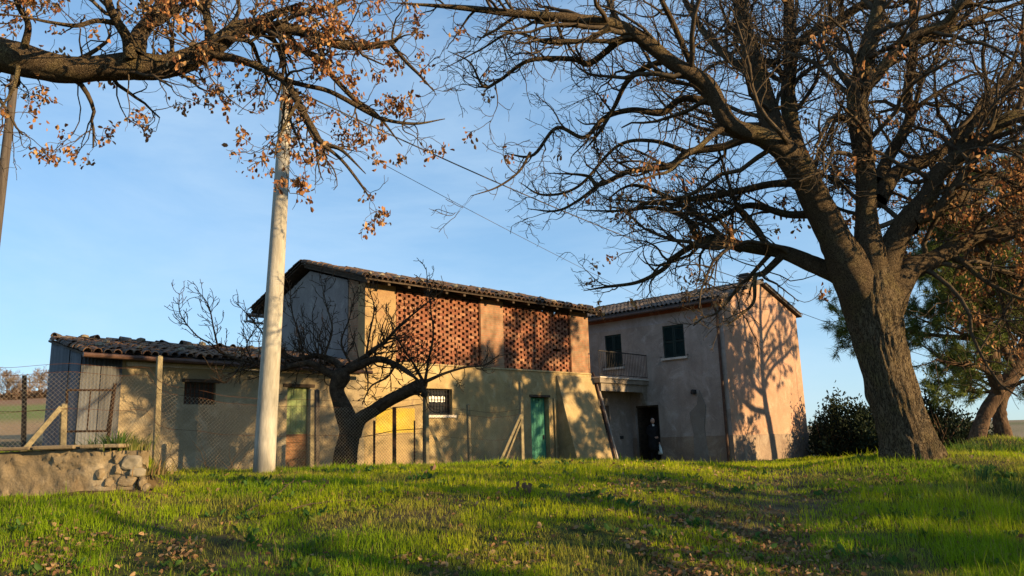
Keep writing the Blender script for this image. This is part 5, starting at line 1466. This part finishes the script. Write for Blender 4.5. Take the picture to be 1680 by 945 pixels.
# ---- dark evergreen shrubs behind the oak
def shrub(name, base, dims, n, cols, label, seed, lsize=(0.05, 0.11), spiky=0.0, group=None):
    g = np.random.default_rng(seed)
    o = tag(empty(name, base), label, 'shrub', group)
    # stems
    K = 26
    st = np.zeros((K, 8, 3)); d = g.normal(size=(K, 3)) * np.array([.5, .5, 0]) + np.array([0, 0, 1]); d /= np.linalg.norm(d, axis=1, keepdims=True)
    st[:, 0] = np.array(base[:]) + g.normal(size=(K, 3)) * np.array([dims[0] * .25, dims[1] * .25, 0])
    for k in range(1, 8):
        d = d + g.normal(size=(K, 3)) * 0.12; d /= np.linalg.norm(d, axis=1, keepdims=True)
        st[:, k] = st[:, k - 1] + d * dims[2] * g.uniform(0.09, 0.14, (K, 1))
    V, F = batch_tubes(st, np.linspace(0.05, 0.012, 8)[None, :].repeat(K, 0), 6)
    link_np('stems', V, F, 4, M['pinebark'], o, None, True)
    nc = max(40, n // 45)
    u = g.normal(size=(nc, 3)); u /= np.linalg.norm(u, axis=1, keepdims=True); u[:, 2] = np.abs(u[:, 2]) * 1.0 - 0.05
    rr = g.random((nc, 1)) ** 0.35
    bump = 0.62 + 0.75 * fbm(u[:, 0] * 2.6 + seed, u[:, 1] * 2.6 + u[:, 2] * 3.1, seed, 3)[:, None]
    cc = u * rr * bump * np.array([dims[0], dims[1], dims[2]]) + np.array(base[:])
    if spiky: cc[:, 2] += (g.random(nc) ** 5) * spiky
    k = n // nc
    pos = np.repeat(cc, k, 0) + g.normal(size=(nc * k, 3)) * np.array([.16, .16, .20 + spiky * .1])
    dd_ = g.normal(size=(nc * k, 3)) + np.array([0, 0, 0.6 + spiky])
    c = np.array(cols)[g.integers(0, len(cols), nc * k)] * np.repeat(g.uniform(0.6, 1.35, (nc, 1)), k, 0)
    V, F, C = leaves_np(pos, dd_, g.uniform(lsize[0], lsize[1], nc * k), 0.45, c, g)
    link_np('foliage', V, F, 4, M['needle'], o, C, False, 'stuff')
    return o
dk = [(0.020, 0.032, 0.016), (0.028, 0.042, 0.02), (0.016, 0.024, 0.014)]
def at(px, D):
    q = P(px, 745, D); return Vector((q.x, q.y, gz(q.x, q.y) - 0.05))
shrub('evergreen_bush', at(1404, 33), (1.75, 1.5, 2.1), 9000, dk, 'broad dark evergreen bush filling the gap between house and oak trunk', 61, (.10, .2), 0.5)
shrub('evergreen_bush', at(1372, 39), (1.5, 1.4, 1.9), 6000, dk, 'smaller dark bush nearest the corner of the sunlit gable', 62, (.10, .2), 0.3)
shrub('evergreen_bush', at(1532, 27), (1.0, 1.0, 2.2), 6000, dk, 'tall narrow dark bush just past the oak trunk', 63, (.08, .16), 0.9)
shrub('evergreen_bush', at(1580, 30), (1.3, 1.2, 1.7), 6000, dk, 'low dark bush under the bent pine', 64, (.08, .16), 0.4)
shrub('evergreen_bush', at(1455, 36), (2.0, 1.6, 2.0), 6000, dk, 'dark bush mostly covered by the oak trunk', 65, (.1, .2), 0.3)

# ---- bare trees on the far field
FT = [(12, 634, 595, 190, 'twiggy bare tree at the outer end of the far field row'), (30, 634, 602, 200, 'bare round tree second in the far field row'), (48, 634, 606, 175, 'low bare shrubby tree behind the field fence post'), (66, 632, 597, 185, 'widest bare tree on the far field beside the shed'), (84, 632, 601, 178, 'bare tree half covered by the metal shed wall'), (-14, 634, 600, 180, 'bare tree beyond the end of the far field row'), (-50, 634, 590, 190, 'tall bare tree out past the field row')]
for i, (px, py0, py1, D, lab) in enumerate(FT):
    g = np.random.default_rng(700 + i)
    q = P(px, py0, D); b0 = Vector((q.x, q.y, gz(q.x, q.y))); H = (py0 - py1) / FPX * D * 1.02
    o = tag(empty('bare_tree', b0), lab, 'tree', 'bare trees on the far field')
    tk = np.array([(0, 0, -.3), (.1, 0, H * .2), (-.1, .1, H * .45), (.05, 0, H * .7), (0, 0, H)]) + np.array(b0[:])
    p_, r_ = resample([tk, np.array([.22, .18, .14, .09, .04])])
    V, F = batch_tubes(p_[None], r_[None], 8); link_np('trunk', V, F, 4, M['fartwig'], o, None, True)
    a1, s1 = spawn(p_[None], r_[None], 5.0, 40, H * .35, H * .55, 7, .16, (0, 0, .10), .5, .10, .4, .12, (.5, 1.1), 0, g)
    a2, s2 = spawn(a1, s1, 2.4, 40, H * .12, H * .3, 5, .2, (0, 0, .08), .7, .06, .6, .1, (.4, .9), 0, g)
    a3, s3 = spawn(a2, s2, 2.4, 40, H * .08, H * .15, 3, .2, (0, 0, .05), .9, .04, .8, .1, (.4, .9), 0, g)
    V, F = join_np([batch_tubes(a1, s1, 4), batch_tubes(a2, np.maximum(s2, .035), 3), batch_tubes(a3, np.maximum(s3, .028), 3)])
    link_np('crown', V, F, 4, M['fartwig'], o, None, True, 'stuff')
for i, (px, D, lab) in enumerate(((10, 150, 'rusty brown hedge bush at the outer edge of the far field'), (40, 160, 'brown hedge bush below the far bare trees'), (75, 155, 'brown hedge bush close to the shed wall on the far field'))):
    q = P(px, 640, D)
    shrub('hedge_bush', Vector((q.x, q.y, gz(q.x, q.y) - .3)), (4.5, 1.5, 1.6), 2500, [(0.10, 0.065, 0.045), (0.14, 0.09, 0.06)], lab, 80 + i, (.3, .6), 0.4, 'brown hedge bushes on the far field')

# ---- trees beyond the edge of the view to the east: their long shadows cross the lawn
def bare_tree(x, y, H, r, label, seed, lean=(0, 0), leafy=0.0):
    g = np.random.default_rng(seed); z0 = gz(x, y)
    o = tag(empty('oak_tree', (x, y, z0)), label, 'tree', None)
    tk = np.array([(0, 0, -.4), (lean[0] * .1, lean[1] * .1, H * .15), (lean[0] * .3, lean[1] * .3, H * .35), (lean[0] * .6, lean[1] * .6, H * .6), (lean[0], lean[1], H)]) + np.array((x, y, z0))
    V, F = wood_tube(tk, np.array([r * 1.3, r, r * .8, r * .45, r * .08]), 24, .12, .14, seed, .3, 8); link_np('trunk', V, F, 4, M['bark'], o, None, True)
    p_, r_ = resample([tk, np.array([r * 1.3, r, r * .8, r * .45, r * .08])])
    a1, s1 = spawn(p_[None], r_[None], 1.7, 14, H * .22, H * .42, 14, .13, (0, 0, .05), .42, .16, .25, .28, (.7, 1.3), 0, g)
    V, F = batch_tubes(a1, s1, 8); link_np('limb', V, F, 4, M['limbbark'], o, None, True)
    b1, b2, b3 = bare_crown(o, a1, s1, g, 1.6, 3.2, 3.0, 17)
    if leafy:
        t = b2[:, -1]; s = g.random(len(t)) < leafy
        V, F, C = leaf_tufts(t[s], (b2[:, -1] - b2[:, -2])[s], 10, .1, g, (.07, .12)); link_np('dead_leaves', V, F, 4, M['leaf'], o, C, False, 'stuff')
    return o

bare_tree(14.8, 5.6, 7.5, .42, 'oak in the hedge row east of the lawn, closest to the house', 901, (.6, -.6), .0)
bare_tree(11.6, 4.6, 8.0, .36, 'young oak in the middle of the hedge row east of the lawn', 902, (.7, -.5), .0)
bare_tree(9.7, 2.7, 6.0, .34, 'stout oak nearest the lane east of the lawn', 903, (.6, -.7), .0)
bare_tree(18.5, 3.0, 9.0, .42, 'broad oak in the second row east of the lawn', 904, (.5, -.4), .0)
bare_tree(25.0, 1.5, 9.0, .45, 'withered oak far off in the second row east of the lawn', 905, (.5, -.4), .5)

# ------------------------------------------------------------------ grass
NB = 560000
g = np.random.default_rng(55)
yy = np.exp(g.uniform(math.log(4.6), math.log(34.0), NB))
ra = g.uniform(-0.86, 0.86, NB)
xx = ra * yy
keep = ~((xx < -4.95) & (yy > 10.25) & (yy < 10.95))
# inside the buildings nothing grows
du = (xx - BO.x) * UX.x + (yy - BO.y) * UX.y; dv = (xx - BO.x) * VX.x + (yy - BO.y) * VX.y
keep &= ~((du > -7.5) & (du < 10.2) & (dv > -0.05)) & ~((du > 8.0) & (du < 10.4) & (dv > -1.15)) & ~((du > HU - .1) & (dv > HV - .1)) & ~((du > 10) & (dv > 0.4))
patch = fbm(xx / 0.9, yy / 0.9, 33, 4); big = fbm(xx / 3.2, yy / 3.2, 34, 3); fine_ = fbm(xx / .28, yy / .28, 35, 2)
trk = np.exp(-((xx / yy - 0.335) / 0.06) ** 2) * sm((16 - yy) / 3) + 0.5 * np.exp(-((xx / yy - 0.17) / 0.035) ** 2) * sm((11.5 - yy) / 3)
bare = np.clip(0.62 * trk + 0.6 * sm((0.40 - patch) / 0.08) * sm((11.5 - yy) / 3) + 0.35 * sm((0.36 - big) / 0.1), 0, 0.93)
bare = np.maximum(bare, 0.75 * sm((-xx / yy - 0.22) / 0.2) * sm((9.0 - yy) / 1.0) * sm((0.60 - patch) / 0.1))
keep &= g.random(NB) > bare
keep &= ~((xx < -5.0) & (yy > 11) & (g.random(NB) < 0.55))
xx, yy, patch, big, fine_ = xx[keep], yy[keep], patch[keep], big[keep], fine_[keep]
n_ = len(xx)
hgt = (0.040 + 0.055 * sm((fine_ - 0.3) / 0.45) + 0.035 * sm((patch - .4) / .3)) * g.uniform(0.55, 1.35, n_)
hgt *= 1 + 0.75 * sm((xx / yy - 0.42) / 0.15) * sm((12.5 - yy) / 3)
tall = g.random(n_) < 0.025; hgt[tall] *= 1.9
wid = np.maximum(0.0042, 0.00062 * yy) * g.uniform(0.7, 1.3, n_)
zz = ground_rel(xx, yy) + EYE - 0.01
az = g.uniform(0, 2 * math.pi, n_); lean = g.uniform(0.05, 0.75, n_) * hgt
dx, dy = np.cos(az) * lean, np.sin(az) * lean
sa = az + math.pi / 2 + g.normal(size=n_) * 0.6
sx, sy = np.cos(sa) * wid / 2, np.sin(sa) * wid / 2
b0 = np.stack([xx, yy, zz], 1); sd_ = np.stack([sx, sy, np.zeros(n_)], 1)
m1 = b0 + np.stack([dx * .35, dy * .35, hgt * .55], 1); tp = b0 + np.stack([dx, dy, hgt * (0.96 - 0.2 * (lean / hgt))], 1)
V = np.stack([b0 - sd_, b0 + sd_, m1 + sd_ * .8, m1 - sd_ * .8, tp], 1).reshape(-1, 3)
k = np.arange(n_) * 5
F = np.stack([k, k + 1, k + 2, k, k + 2, k + 3, k + 3, k + 2, k + 4], 1).reshape(-1)
c0 = lerpc((0.19, 0.30, 0.010), (0.37, 0.42, 0.014), sm((big - .35) / .3))
c0 = lerpc(c0, (0.30, 0.26, 0.06), 0.6 * sm((0.47 - patch) / 0.12))
dry = g.random(n_) < 0.07
c0[dry] = np.array([0.33, 0.25, 0.10])
c0 *= g.uniform(0.7, 1.3, (n_, 1))
gme = np_mesh('grass', V, F, 3, np.repeat(c0, 5, 0))
tag(link('grass', gme, None, M['grass']), 'short winter grass on the bank', kind='stuff')

# fallen leaves on the bank
NL = 62000
g = np.random.default_rng(56)
yy = np.exp(g.uniform(math.log(4.8), math.log(17), NL)); ra = g.uniform(-.8, .8, NL); xx = ra * yy
cl = fbm(xx / .7, yy / .7, 91, 3)
pr = 0.10 + 0.9 * sm((cl - .50) / .15)
pr *= 0.15 + np.exp(-((ra - 0.33) / .10) ** 2) + 0.9 * np.exp(-((ra - .17) / .07) ** 2) * sm((12 - yy) / 3) + 1.0 * sm((-ra - .2) / .2) * sm((9.3 - yy) / 1.5) + 0.5 * sm((8.5 - yy) / 1.5)
kp = (g.random(NL) < pr) & ~((xx < -4.9) & (yy > 10.2))
xx, yy = xx[kp], yy[kp]; n_ = len(xx)
pos = np.stack([xx, yy, ground_rel(xx, yy) + EYE + g.uniform(0.0, 0.05, n_)], 1)
d = g.normal(size=(n_, 3)) * np.array([1, 1, .35])
pal = np.array([(0.26, 0.16, 0.08), (0.20, 0.11, 0.055), (0.34, 0.23, 0.12), (0.13, 0.08, 0.045)])
V, F, C = leaves_np(pos, d, g.uniform(.035, .075, n_), .6, pal[g.integers(0, 4, n_)] * g.uniform(.8, 1.2, (n_, 1)), g, .3)
tag(link('fallen_leaves', np_mesh('fallen_leaves', V, F, 4, C), None, M['leaf']), 'scattered brown oak leaves lying in the grass', kind='stuff')

# broad-leaved weeds: rosettes scattered through the turf
g = np.random.default_rng(57)
NR = 420
yy = np.exp(g.uniform(math.log(5.0), math.log(14), NR)); ra = g.uniform(-.75, .75, NR); xx = ra * yy
kp = ~((xx < -4.9) & (yy > 10.2)) & (fbm(xx / 1.1, yy / 1.1, 92, 3) > .45)
xx, yy = np.repeat(xx[kp], 9), np.repeat(yy[kp], 9); n_ = len(xx)
an = g.uniform(0, 6.28, n_)
pos = np.stack([xx + g.normal(size=n_) * .04, yy + g.normal(size=n_) * .04, np.zeros(n_)], 1); pos[:, 2] = ground_rel(pos[:, 0], pos[:, 1]) + EYE + .02
d = np.stack([np.cos(an), np.sin(an), g.uniform(.3, 1.3, n_)], 1)
pal = np.array([(0.05, 0.12, 0.025), (0.08, 0.16, 0.035), (0.10, 0.14, 0.03)])
V, F, C = leaves_np(pos, d, g.uniform(.05, .13, n_), .42, pal[g.integers(0, 3, n_)] * g.uniform(.8, 1.2, (n_, 1)), g, .25)
tag(link('weeds', np_mesh('weeds', V, F, 4, C), None, M['grass']), 'low broad-leaved weeds growing through the turf', kind='stuff')

# curled leaf clumps standing in the grass
for i, (px, py, D, lab) in enumerate(((708, 768, 12.6, 'single curled dead leaf standing in the grass below the rusty stakes'), (860, 806, 9.9, 'small clump of curled brown leaves in the middle of the lawn'))):
    q = P(px, py, D); z0 = gz(q.x, q.y); g = np.random.default_rng(600 + i); n_ = 2 + 5 * i
    pos = np.array([(q.x, q.y, z0 + .04)]) + g.normal(size=(n_, 3)) * np.array([.07, .05, .03]) * i
    d = g.normal(size=(n_, 3)) * .5 + np.array([0, 0, .9])
    V, F, C = leaves_np(pos - np.array([q.x, q.y, z0]), d, g.uniform(.09, .14, n_), .6, np.full((n_, 3), .2) * np.array([1, .6, .4]), g, .5)
    o = link('dead_leaf', np_mesh('dead_leaf', V, F, 4, C), None, M['leaf']); o.location = (q.x, q.y, z0); tag(o, lab, 'leaf')

# broad-bladed clumps
def clump(name, x, y, n, h, w, cols, label, seed, spread=.12, z=None, cat='plant', leanf=.5):
    g = np.random.default_rng(seed); z0 = gz(x, y) if z is None else z
    bx = g.normal(size=n) * spread; by = g.normal(size=n) * spread
    az = np.arctan2(by, bx) + g.normal(size=n) * .5; hh = h * g.uniform(.5, 1.15, n); ln = hh * g.uniform(.05, leanf, n) * 1.4
    V, F = [], []
    for k in range(5):
        t = k / 4
        cx_, cy_, cz_ = bx + np.cos(az) * ln * t ** 2, by + np.sin(az) * ln * t ** 2, hh * (t - .35 * (ln / hh) * t ** 3)
        ww = w * (1 - t ** 2.2) * .5 + .0005
        V.append(np.stack([cx_ - np.sin(az) * ww, cy_ + np.cos(az) * ww, cz_], 1)); V.append(np.stack([cx_ + np.sin(az) * ww, cy_ - np.cos(az) * ww, cz_], 1))
    V = np.stack(V, 1).reshape(-1, 3)
    for q in range(n):
        for k in range(4):
            a = q * 10 + k * 2; F += [a, a + 1, a + 3, a + 2]
    c = np.array(cols)[g.integers(0, len(cols), n)]
    o = link(name, np_mesh(name, V, np.array(F), 4, np.repeat(c, 10, 0)), None, M['grass']); o.location = (x, y, z0)
    return tag(o, label, cat)
gr = [(0.05, 0.11, 0.02), (0.08, 0.15, 0.03), (0.12, 0.16, 0.035)]
q = P(1612, 770, 10.6); clump('daffodil_clump', q.x, q.y, 30, .34, .016, [(0.03, 0.075, 0.03), (0.045, 0.10, 0.035)], 'dark upright leaf clump in the lawn near the grass mound', 1, .07, None, 'plant', .45)
q = P(1655, 790, 9.8); clump('grass_tuft', q.x, q.y, 60, .30, .009, gr, 'long arching grass tuft at the lawn edge below the pines', 2, .10, None, 'grass tuft', .9)
q = P(1625, 735, 15.6); mound_grass = clump('grass_tuft', q.x, q.y, 420, .32, .016, gr, 'shaggy grass covering the mound under the pines', 3, .55, None, None, .9); mound_grass['kind'] = 'stuff'
for i, (px, h, n, lab) in enumerate(((152, .22, 40, 'small grass tuft sprouting on the wall top beside the gate'), (190, .34, 120, 'leafy green weed on the wall top near its broken end'), (216, .26, 120, 'trailing yellowish tuft hanging over the broken wall end'))):
    q = P(px, 737, 10.75); clump('wall_weed', q.x, q.y, n, h, .016, gr if i < 2 else [(.22, .20, .06), (.14, .16, .04)], lab, 10 + i, .07 + .05 * i, EYE + .03, 'weed', .8)
q = P(243, 770, 10.9); clump('wall_weed', q.x, q.y, 160, .24, .014, [(.25, .2, .08), (.14, .15, .04), (.3, .2, .1)], 'straw coloured weed growing against the foot of the wall end', 15, .16, None, 'weed', .8)
# dead stalks and cuttings by the shed foot
mb = MB(); q = P(262, 742, 16); q.z = gz(q.x, q.y); g = random.Random(4)
for k in range(26):
    a = Vector((g.uniform(-1.3, 1.6), g.uniform(-.3, .5), 0)); b_ = a + Vector((g.uniform(-.4, .4), g.uniform(-.2, .2), g.uniform(.2, .75)))
    mb.tube([a, a.lerp(b_, .5) + Vector((g.uniform(-.08, .08), 0, .05)), b_], [.008, .006, .003], 4)
o = mb.build('dead_stalks', M['twig']); o.location = q; tag(o, 'tangle of dry stalks along the foot of the shed wall', 'dead stalks')
# fallen branch
q = P(470, 815, 9.4); q.z = gz(q.x, q.y); fbo = tag(empty('fallen_branch', q), 'thin fallen oak branch lying on the grass below the concrete pole', 'branch')
def gp(px, py, D, up=.03):
    a = P(px, py, D); return Vector((a.x, a.y, gz(a.x, a.y) + up)) - q
for pts, r in (([gp(405, 812, 9.5), gp(435, 800, 9.9), gp(470, 785, 10.6, .06), gp(487, 770, 11.2, .12)], .014), ([gp(428, 822, 9.2), gp(480, 815, 9.4, .05), gp(530, 808, 9.6, .06), gp(585, 800, 9.8, .03)], .012), ([gp(470, 785, 10.6, .06), gp(460, 776, 10.8, .16)], .008)):
    mb = MB(); s = spline([p[:] for p in pts], 12); s += nrng.normal(size=s.shape) * .012
    mb.tube(s, list(np.linspace(r, r * .4, 12)), 6); mb.build('stick', M['twig'], fbo, True)

# ------------------------------------------------------------------ person in the doorway
pp = B(HU - 0.42, -0.42, -0.98)
person = tag(empty('person', pp, math.radians(-68)), 'person in a long black coat standing in the dark doorway, looking aside', 'person')
def skin_body(name, verts, edges, matl, parent, sub=2):
    me = bpy.data.meshes.new(name); me.from_pydata([v[:3] for v in verts], edges, []); me.update()
    o = link(name, me, parent, matl)
    m_ = o.modifiers.new('skin', 'SKIN'); m_.use_smooth_shade = True
    for i, v in enumerate(verts):
        sv = me.skin_vertices[0].data[i]; r = v[3]
        sv.radius = r if isinstance(r, tuple) else (r, r); sv.use_root = (i == 0)
    s_ = o.modifiers.new('sub', 'SUBSURF'); s_.levels = sub; s_.render_levels = sub
    return o
# the body (x = facing, y = body's left side)
vb = [(0, 0, .95, (.15, .12)), (0, 0, 1.12, (.155, .12)), (-.02, 0, 1.30, (.17, .125)), (-.03, 0, 1.42, (.12, .10)), (0.0, 0, 1.50, (.06, .06)), (.03, 0, 1.56, (.055, .055)),
      (0, .09, .86, .095), (.02, .10, .48, .062), (-.01, .10, .09, .045), (.12, .11, .04, .042),
      (0, -.09, .86, .095), (.0, -.10, .48, .062), (-.03, -.10, .09, .045), (.10, -.11, .04, .042),
      (-.03, .17, 1.40, .075), (-.05, .235, 1.14, .056), (.05, .22, .90, .043), (.08, .22, .82, .036),
      (-.03, -.17, 1.40, .075), (-.05, -.235, 1.14, .056), (.10, -.12, .98, .043), (.15, -.05, .99, .036)]
eb = [(0, 1), (1, 2), (2, 3), (3, 4), (4, 5), (0, 6), (6, 7), (7, 8), (8, 9), (0, 10), (10, 11), (11, 12), (12, 13), (3, 14), (14, 15), (15, 16), (16, 17), (3, 18), (18, 19), (19, 20), (20, 21)]
skin_body('body', vb, eb, M['coat'], person)
# coat skirt
mb = MB(); rings = [(1.38, .17, .20), (1.20, .17, .21), (1.02, .165, .20), (.85, .18, .21), (.65, .195, .225), (.45, .205, .235)]
vs, fs = [], []
for z, a, b_ in rings:
    for k in range(20):
        an = 2 * math.pi * k / 20; w = 1 + .05 * math.sin(an * 5 + z * 9) * (1.4 - z)
        vs.append((math.cos(an) * a * w - .01, math.sin(an) * b_ * w, z))
for i in range(len(rings) - 1):
    for k in range(20): fs.append((i * 20 + k, (i + 1) * 20 + k, (i + 1) * 20 + (k + 1) % 20, i * 20 + (k + 1) % 20))
mb.add(vs, fs); o = mb.build('coat', M['coat'], person, True); so = o.modifiers.new('th', 'SOLIDIFY'); so.thickness = .015
# head with brow, nose, jaw and ears
bm = bmesh.new(); bmesh.ops.create_uvsphere(bm, u_segments=24, v_segments=18, radius=1)
for v in bm.verts:
    x_, y_, z_ = v.co
    X_, Y_, Z_ = x_ * .096, y_ * .076, z_ * .118
    if z_ < -.1: X_ *= 1 - .10 * (-z_ - .1); Y_ *= 1 - .30 * (-z_ - .1)
    if x_ > .55:
        nz = math.exp(-((z_ + .12) / .16) ** 2) * math.exp(-(y_ / .18) ** 2); X_ += .026 * nz
        X_ -= .010 * math.exp(-((z_ - .12) / .09) ** 2) * math.exp(-((abs(y_) - .38) / .18) ** 2)
        X_ -= .006 * math.exp(-((z_ + .46) / .05) ** 2) * math.exp(-(y_ / .35) ** 2)
        X_ += .010 * math.exp(-((z_ + .78) / .14) ** 2)
    v.co = (X_, Y_, Z_)
for s_ in (1, -1):
    r_ = bmesh.ops.create_uvsphere(bm, u_segments=10, v_segments=8, radius=1)
    for v in r_['verts']: v.co = Vector((v.co.x * .022 - .008, v.co.y * .012 + s_ * .077, v.co.z * .034 - .008))
me = bpy.data.meshes.new('head'); bm.to_mesh(me); bm.free(); me.polygons.foreach_set('use_smooth', [True] * len(me.polygons))
hd = link('head', me, person, M['skin']); hd.matrix_basis = Matrix.Translation((.035, 0, 1.625)) @ Matrix.Rotation(.15, 4, 'Y')
for s_ in (1, -1):
    bm = bmesh.new(); bmesh.ops.create_uvsphere(bm, u_segments=10, v_segments=8, radius=.012); me = bpy.data.meshes.new('eye'); bm.to_mesh(me); bm.free()
    o = link('eye', me, hd, M['iron']); o.location = (.083, s_ * .030, .014)
bm = bmesh.new(); bmesh.ops.create_uvsphere(bm, u_segments=24, v_segments=16, radius=1)
for v in bm.verts: v.co = Vector((v.co.x * .099 - .006, v.co.y * .081, v.co.z * .121))
bmesh.ops.delete(bm, geom=[v for v in bm.verts if v.co.z < .02 + .9 * (v.co.x + .02) or v.co.z < -.05], context='VERTS')
me = bpy.data.meshes.new('hair'); bm.to_mesh(me); bm.free(); me.polygons.foreach_set('use_smooth', [True] * len(me.polygons)); link('hair', me, hd, M['hair'])
mb = MB(); mb.hexa([(.085, -.035, 1.36), (.085, .035, 1.36), (.05, .03, 1.36), (.05, -.03, 1.36), (.075, -.05, 1.50), (.075, .05, 1.50), (.03, .045, 1.50), (.03, -.045, 1.50)]); mb.build('shirt', M['shirt'], person, True)
def hand(name, wrist, down, fwd, parent, side):
    w = Vector(wrist); d = Vector(down).normalized(); f = Vector(fwd).normalized(); s = d.cross(f)
    pts = [(*w, .028), (*(w + d * .045), (.036, .018)), (*(w + d * .085), (.038, .016))]; ed = [(0, 1), (1, 2)]
    for k, (off, L) in enumerate(((-.03, .060), (-.010, .070), (.010, .066), (.03, .052))):
        b_ = w + d * .088 + f * off; i0 = len(pts)
        pts += [(*b_, .0105), (*(b_ + d * L * .45 + s * .008 * side), .0095), (*(b_ + d * L * .75 + s * .026 * side), .0085), (*(b_ + d * L * .78 + s * .045 * side), .007)]
        ed += [(2, i0), (i0, i0 + 1), (i0 + 1, i0 + 2), (i0 + 2, i0 + 3)]
    i0 = len(pts); b_ = w + d * .035 - f * .036
    pts += [(*b_, .013), (*(b_ + d * .03 - f * .016 + s * .012 * side), .011), (*(b_ + d * .055 - f * .012 + s * .028 * side), .009)]
    ed += [(1, i0), (i0, i0 + 1), (i0 + 1, i0 + 2)]
    return skin_body(name, pts, ed, M['skin'], parent, 1)
hand('hand', (.085, .22, .80), (.15, .0, -1), (1, 0, 0), person, -1)
hand('hand', (.16, -.03, .995), (.6, .75, -.1), (0, 0, 1), person, 1)
# carrier bag hanging from the hand
bg = tag(empty('carrier_bag', pp), 'white plastic carrier bag hanging from the hand of the person in black', 'bag')
RB = Matrix.Rotation(math.radians(-68), 3, 'Z')
hx = RB @ Vector((.10, .215, .69)); bg.location = pp + hx
vs, fs = [], []
for z, a, b_ in ((0, .035, .012), (-.07, .09, .03), (-.17, .135, .055), (-.29, .16, .07), (-.36, .15, .065), (-.375, .10, .04)):
    for k in range(18):
        an = 2 * math.pi * k / 18; w = 1 + .08 * math.sin(an * 4 + z * 30)
        vs.append(RB @ Vector((math.cos(an) * a * w, math.sin(an) * b_ * w, z)))
for i in range(5):
    for k in range(18): fs.append((i * 18 + k, (i + 1) * 18 + k, (i + 1) * 18 + (k + 1) % 18, i * 18 + (k + 1) % 18))
fs.append(tuple(range(5 * 18, 6 * 18)))
mb = MB(); mb.add(vs, fs); o = mb.build('bag_body', M['bag'], bg, True); so = o.modifiers.new('th', 'SOLIDIFY'); so.thickness = .004
for s_ in (-1, 1):
    mb = MB(); mb.tube([RB @ Vector(p) for p in ((-.03, s_ * .012, -.02), (-.012, s_ * .008, .035), (.012, s_ * .008, .035), (.03, s_ * .012, -.02))], .006, 6); mb.build('handle', M['bag'], bg, True)

for o in list(bpy.data.objects):
    for k_ in ('u0', 'v0', 'off'):
        if k_ in o: del o[k_]
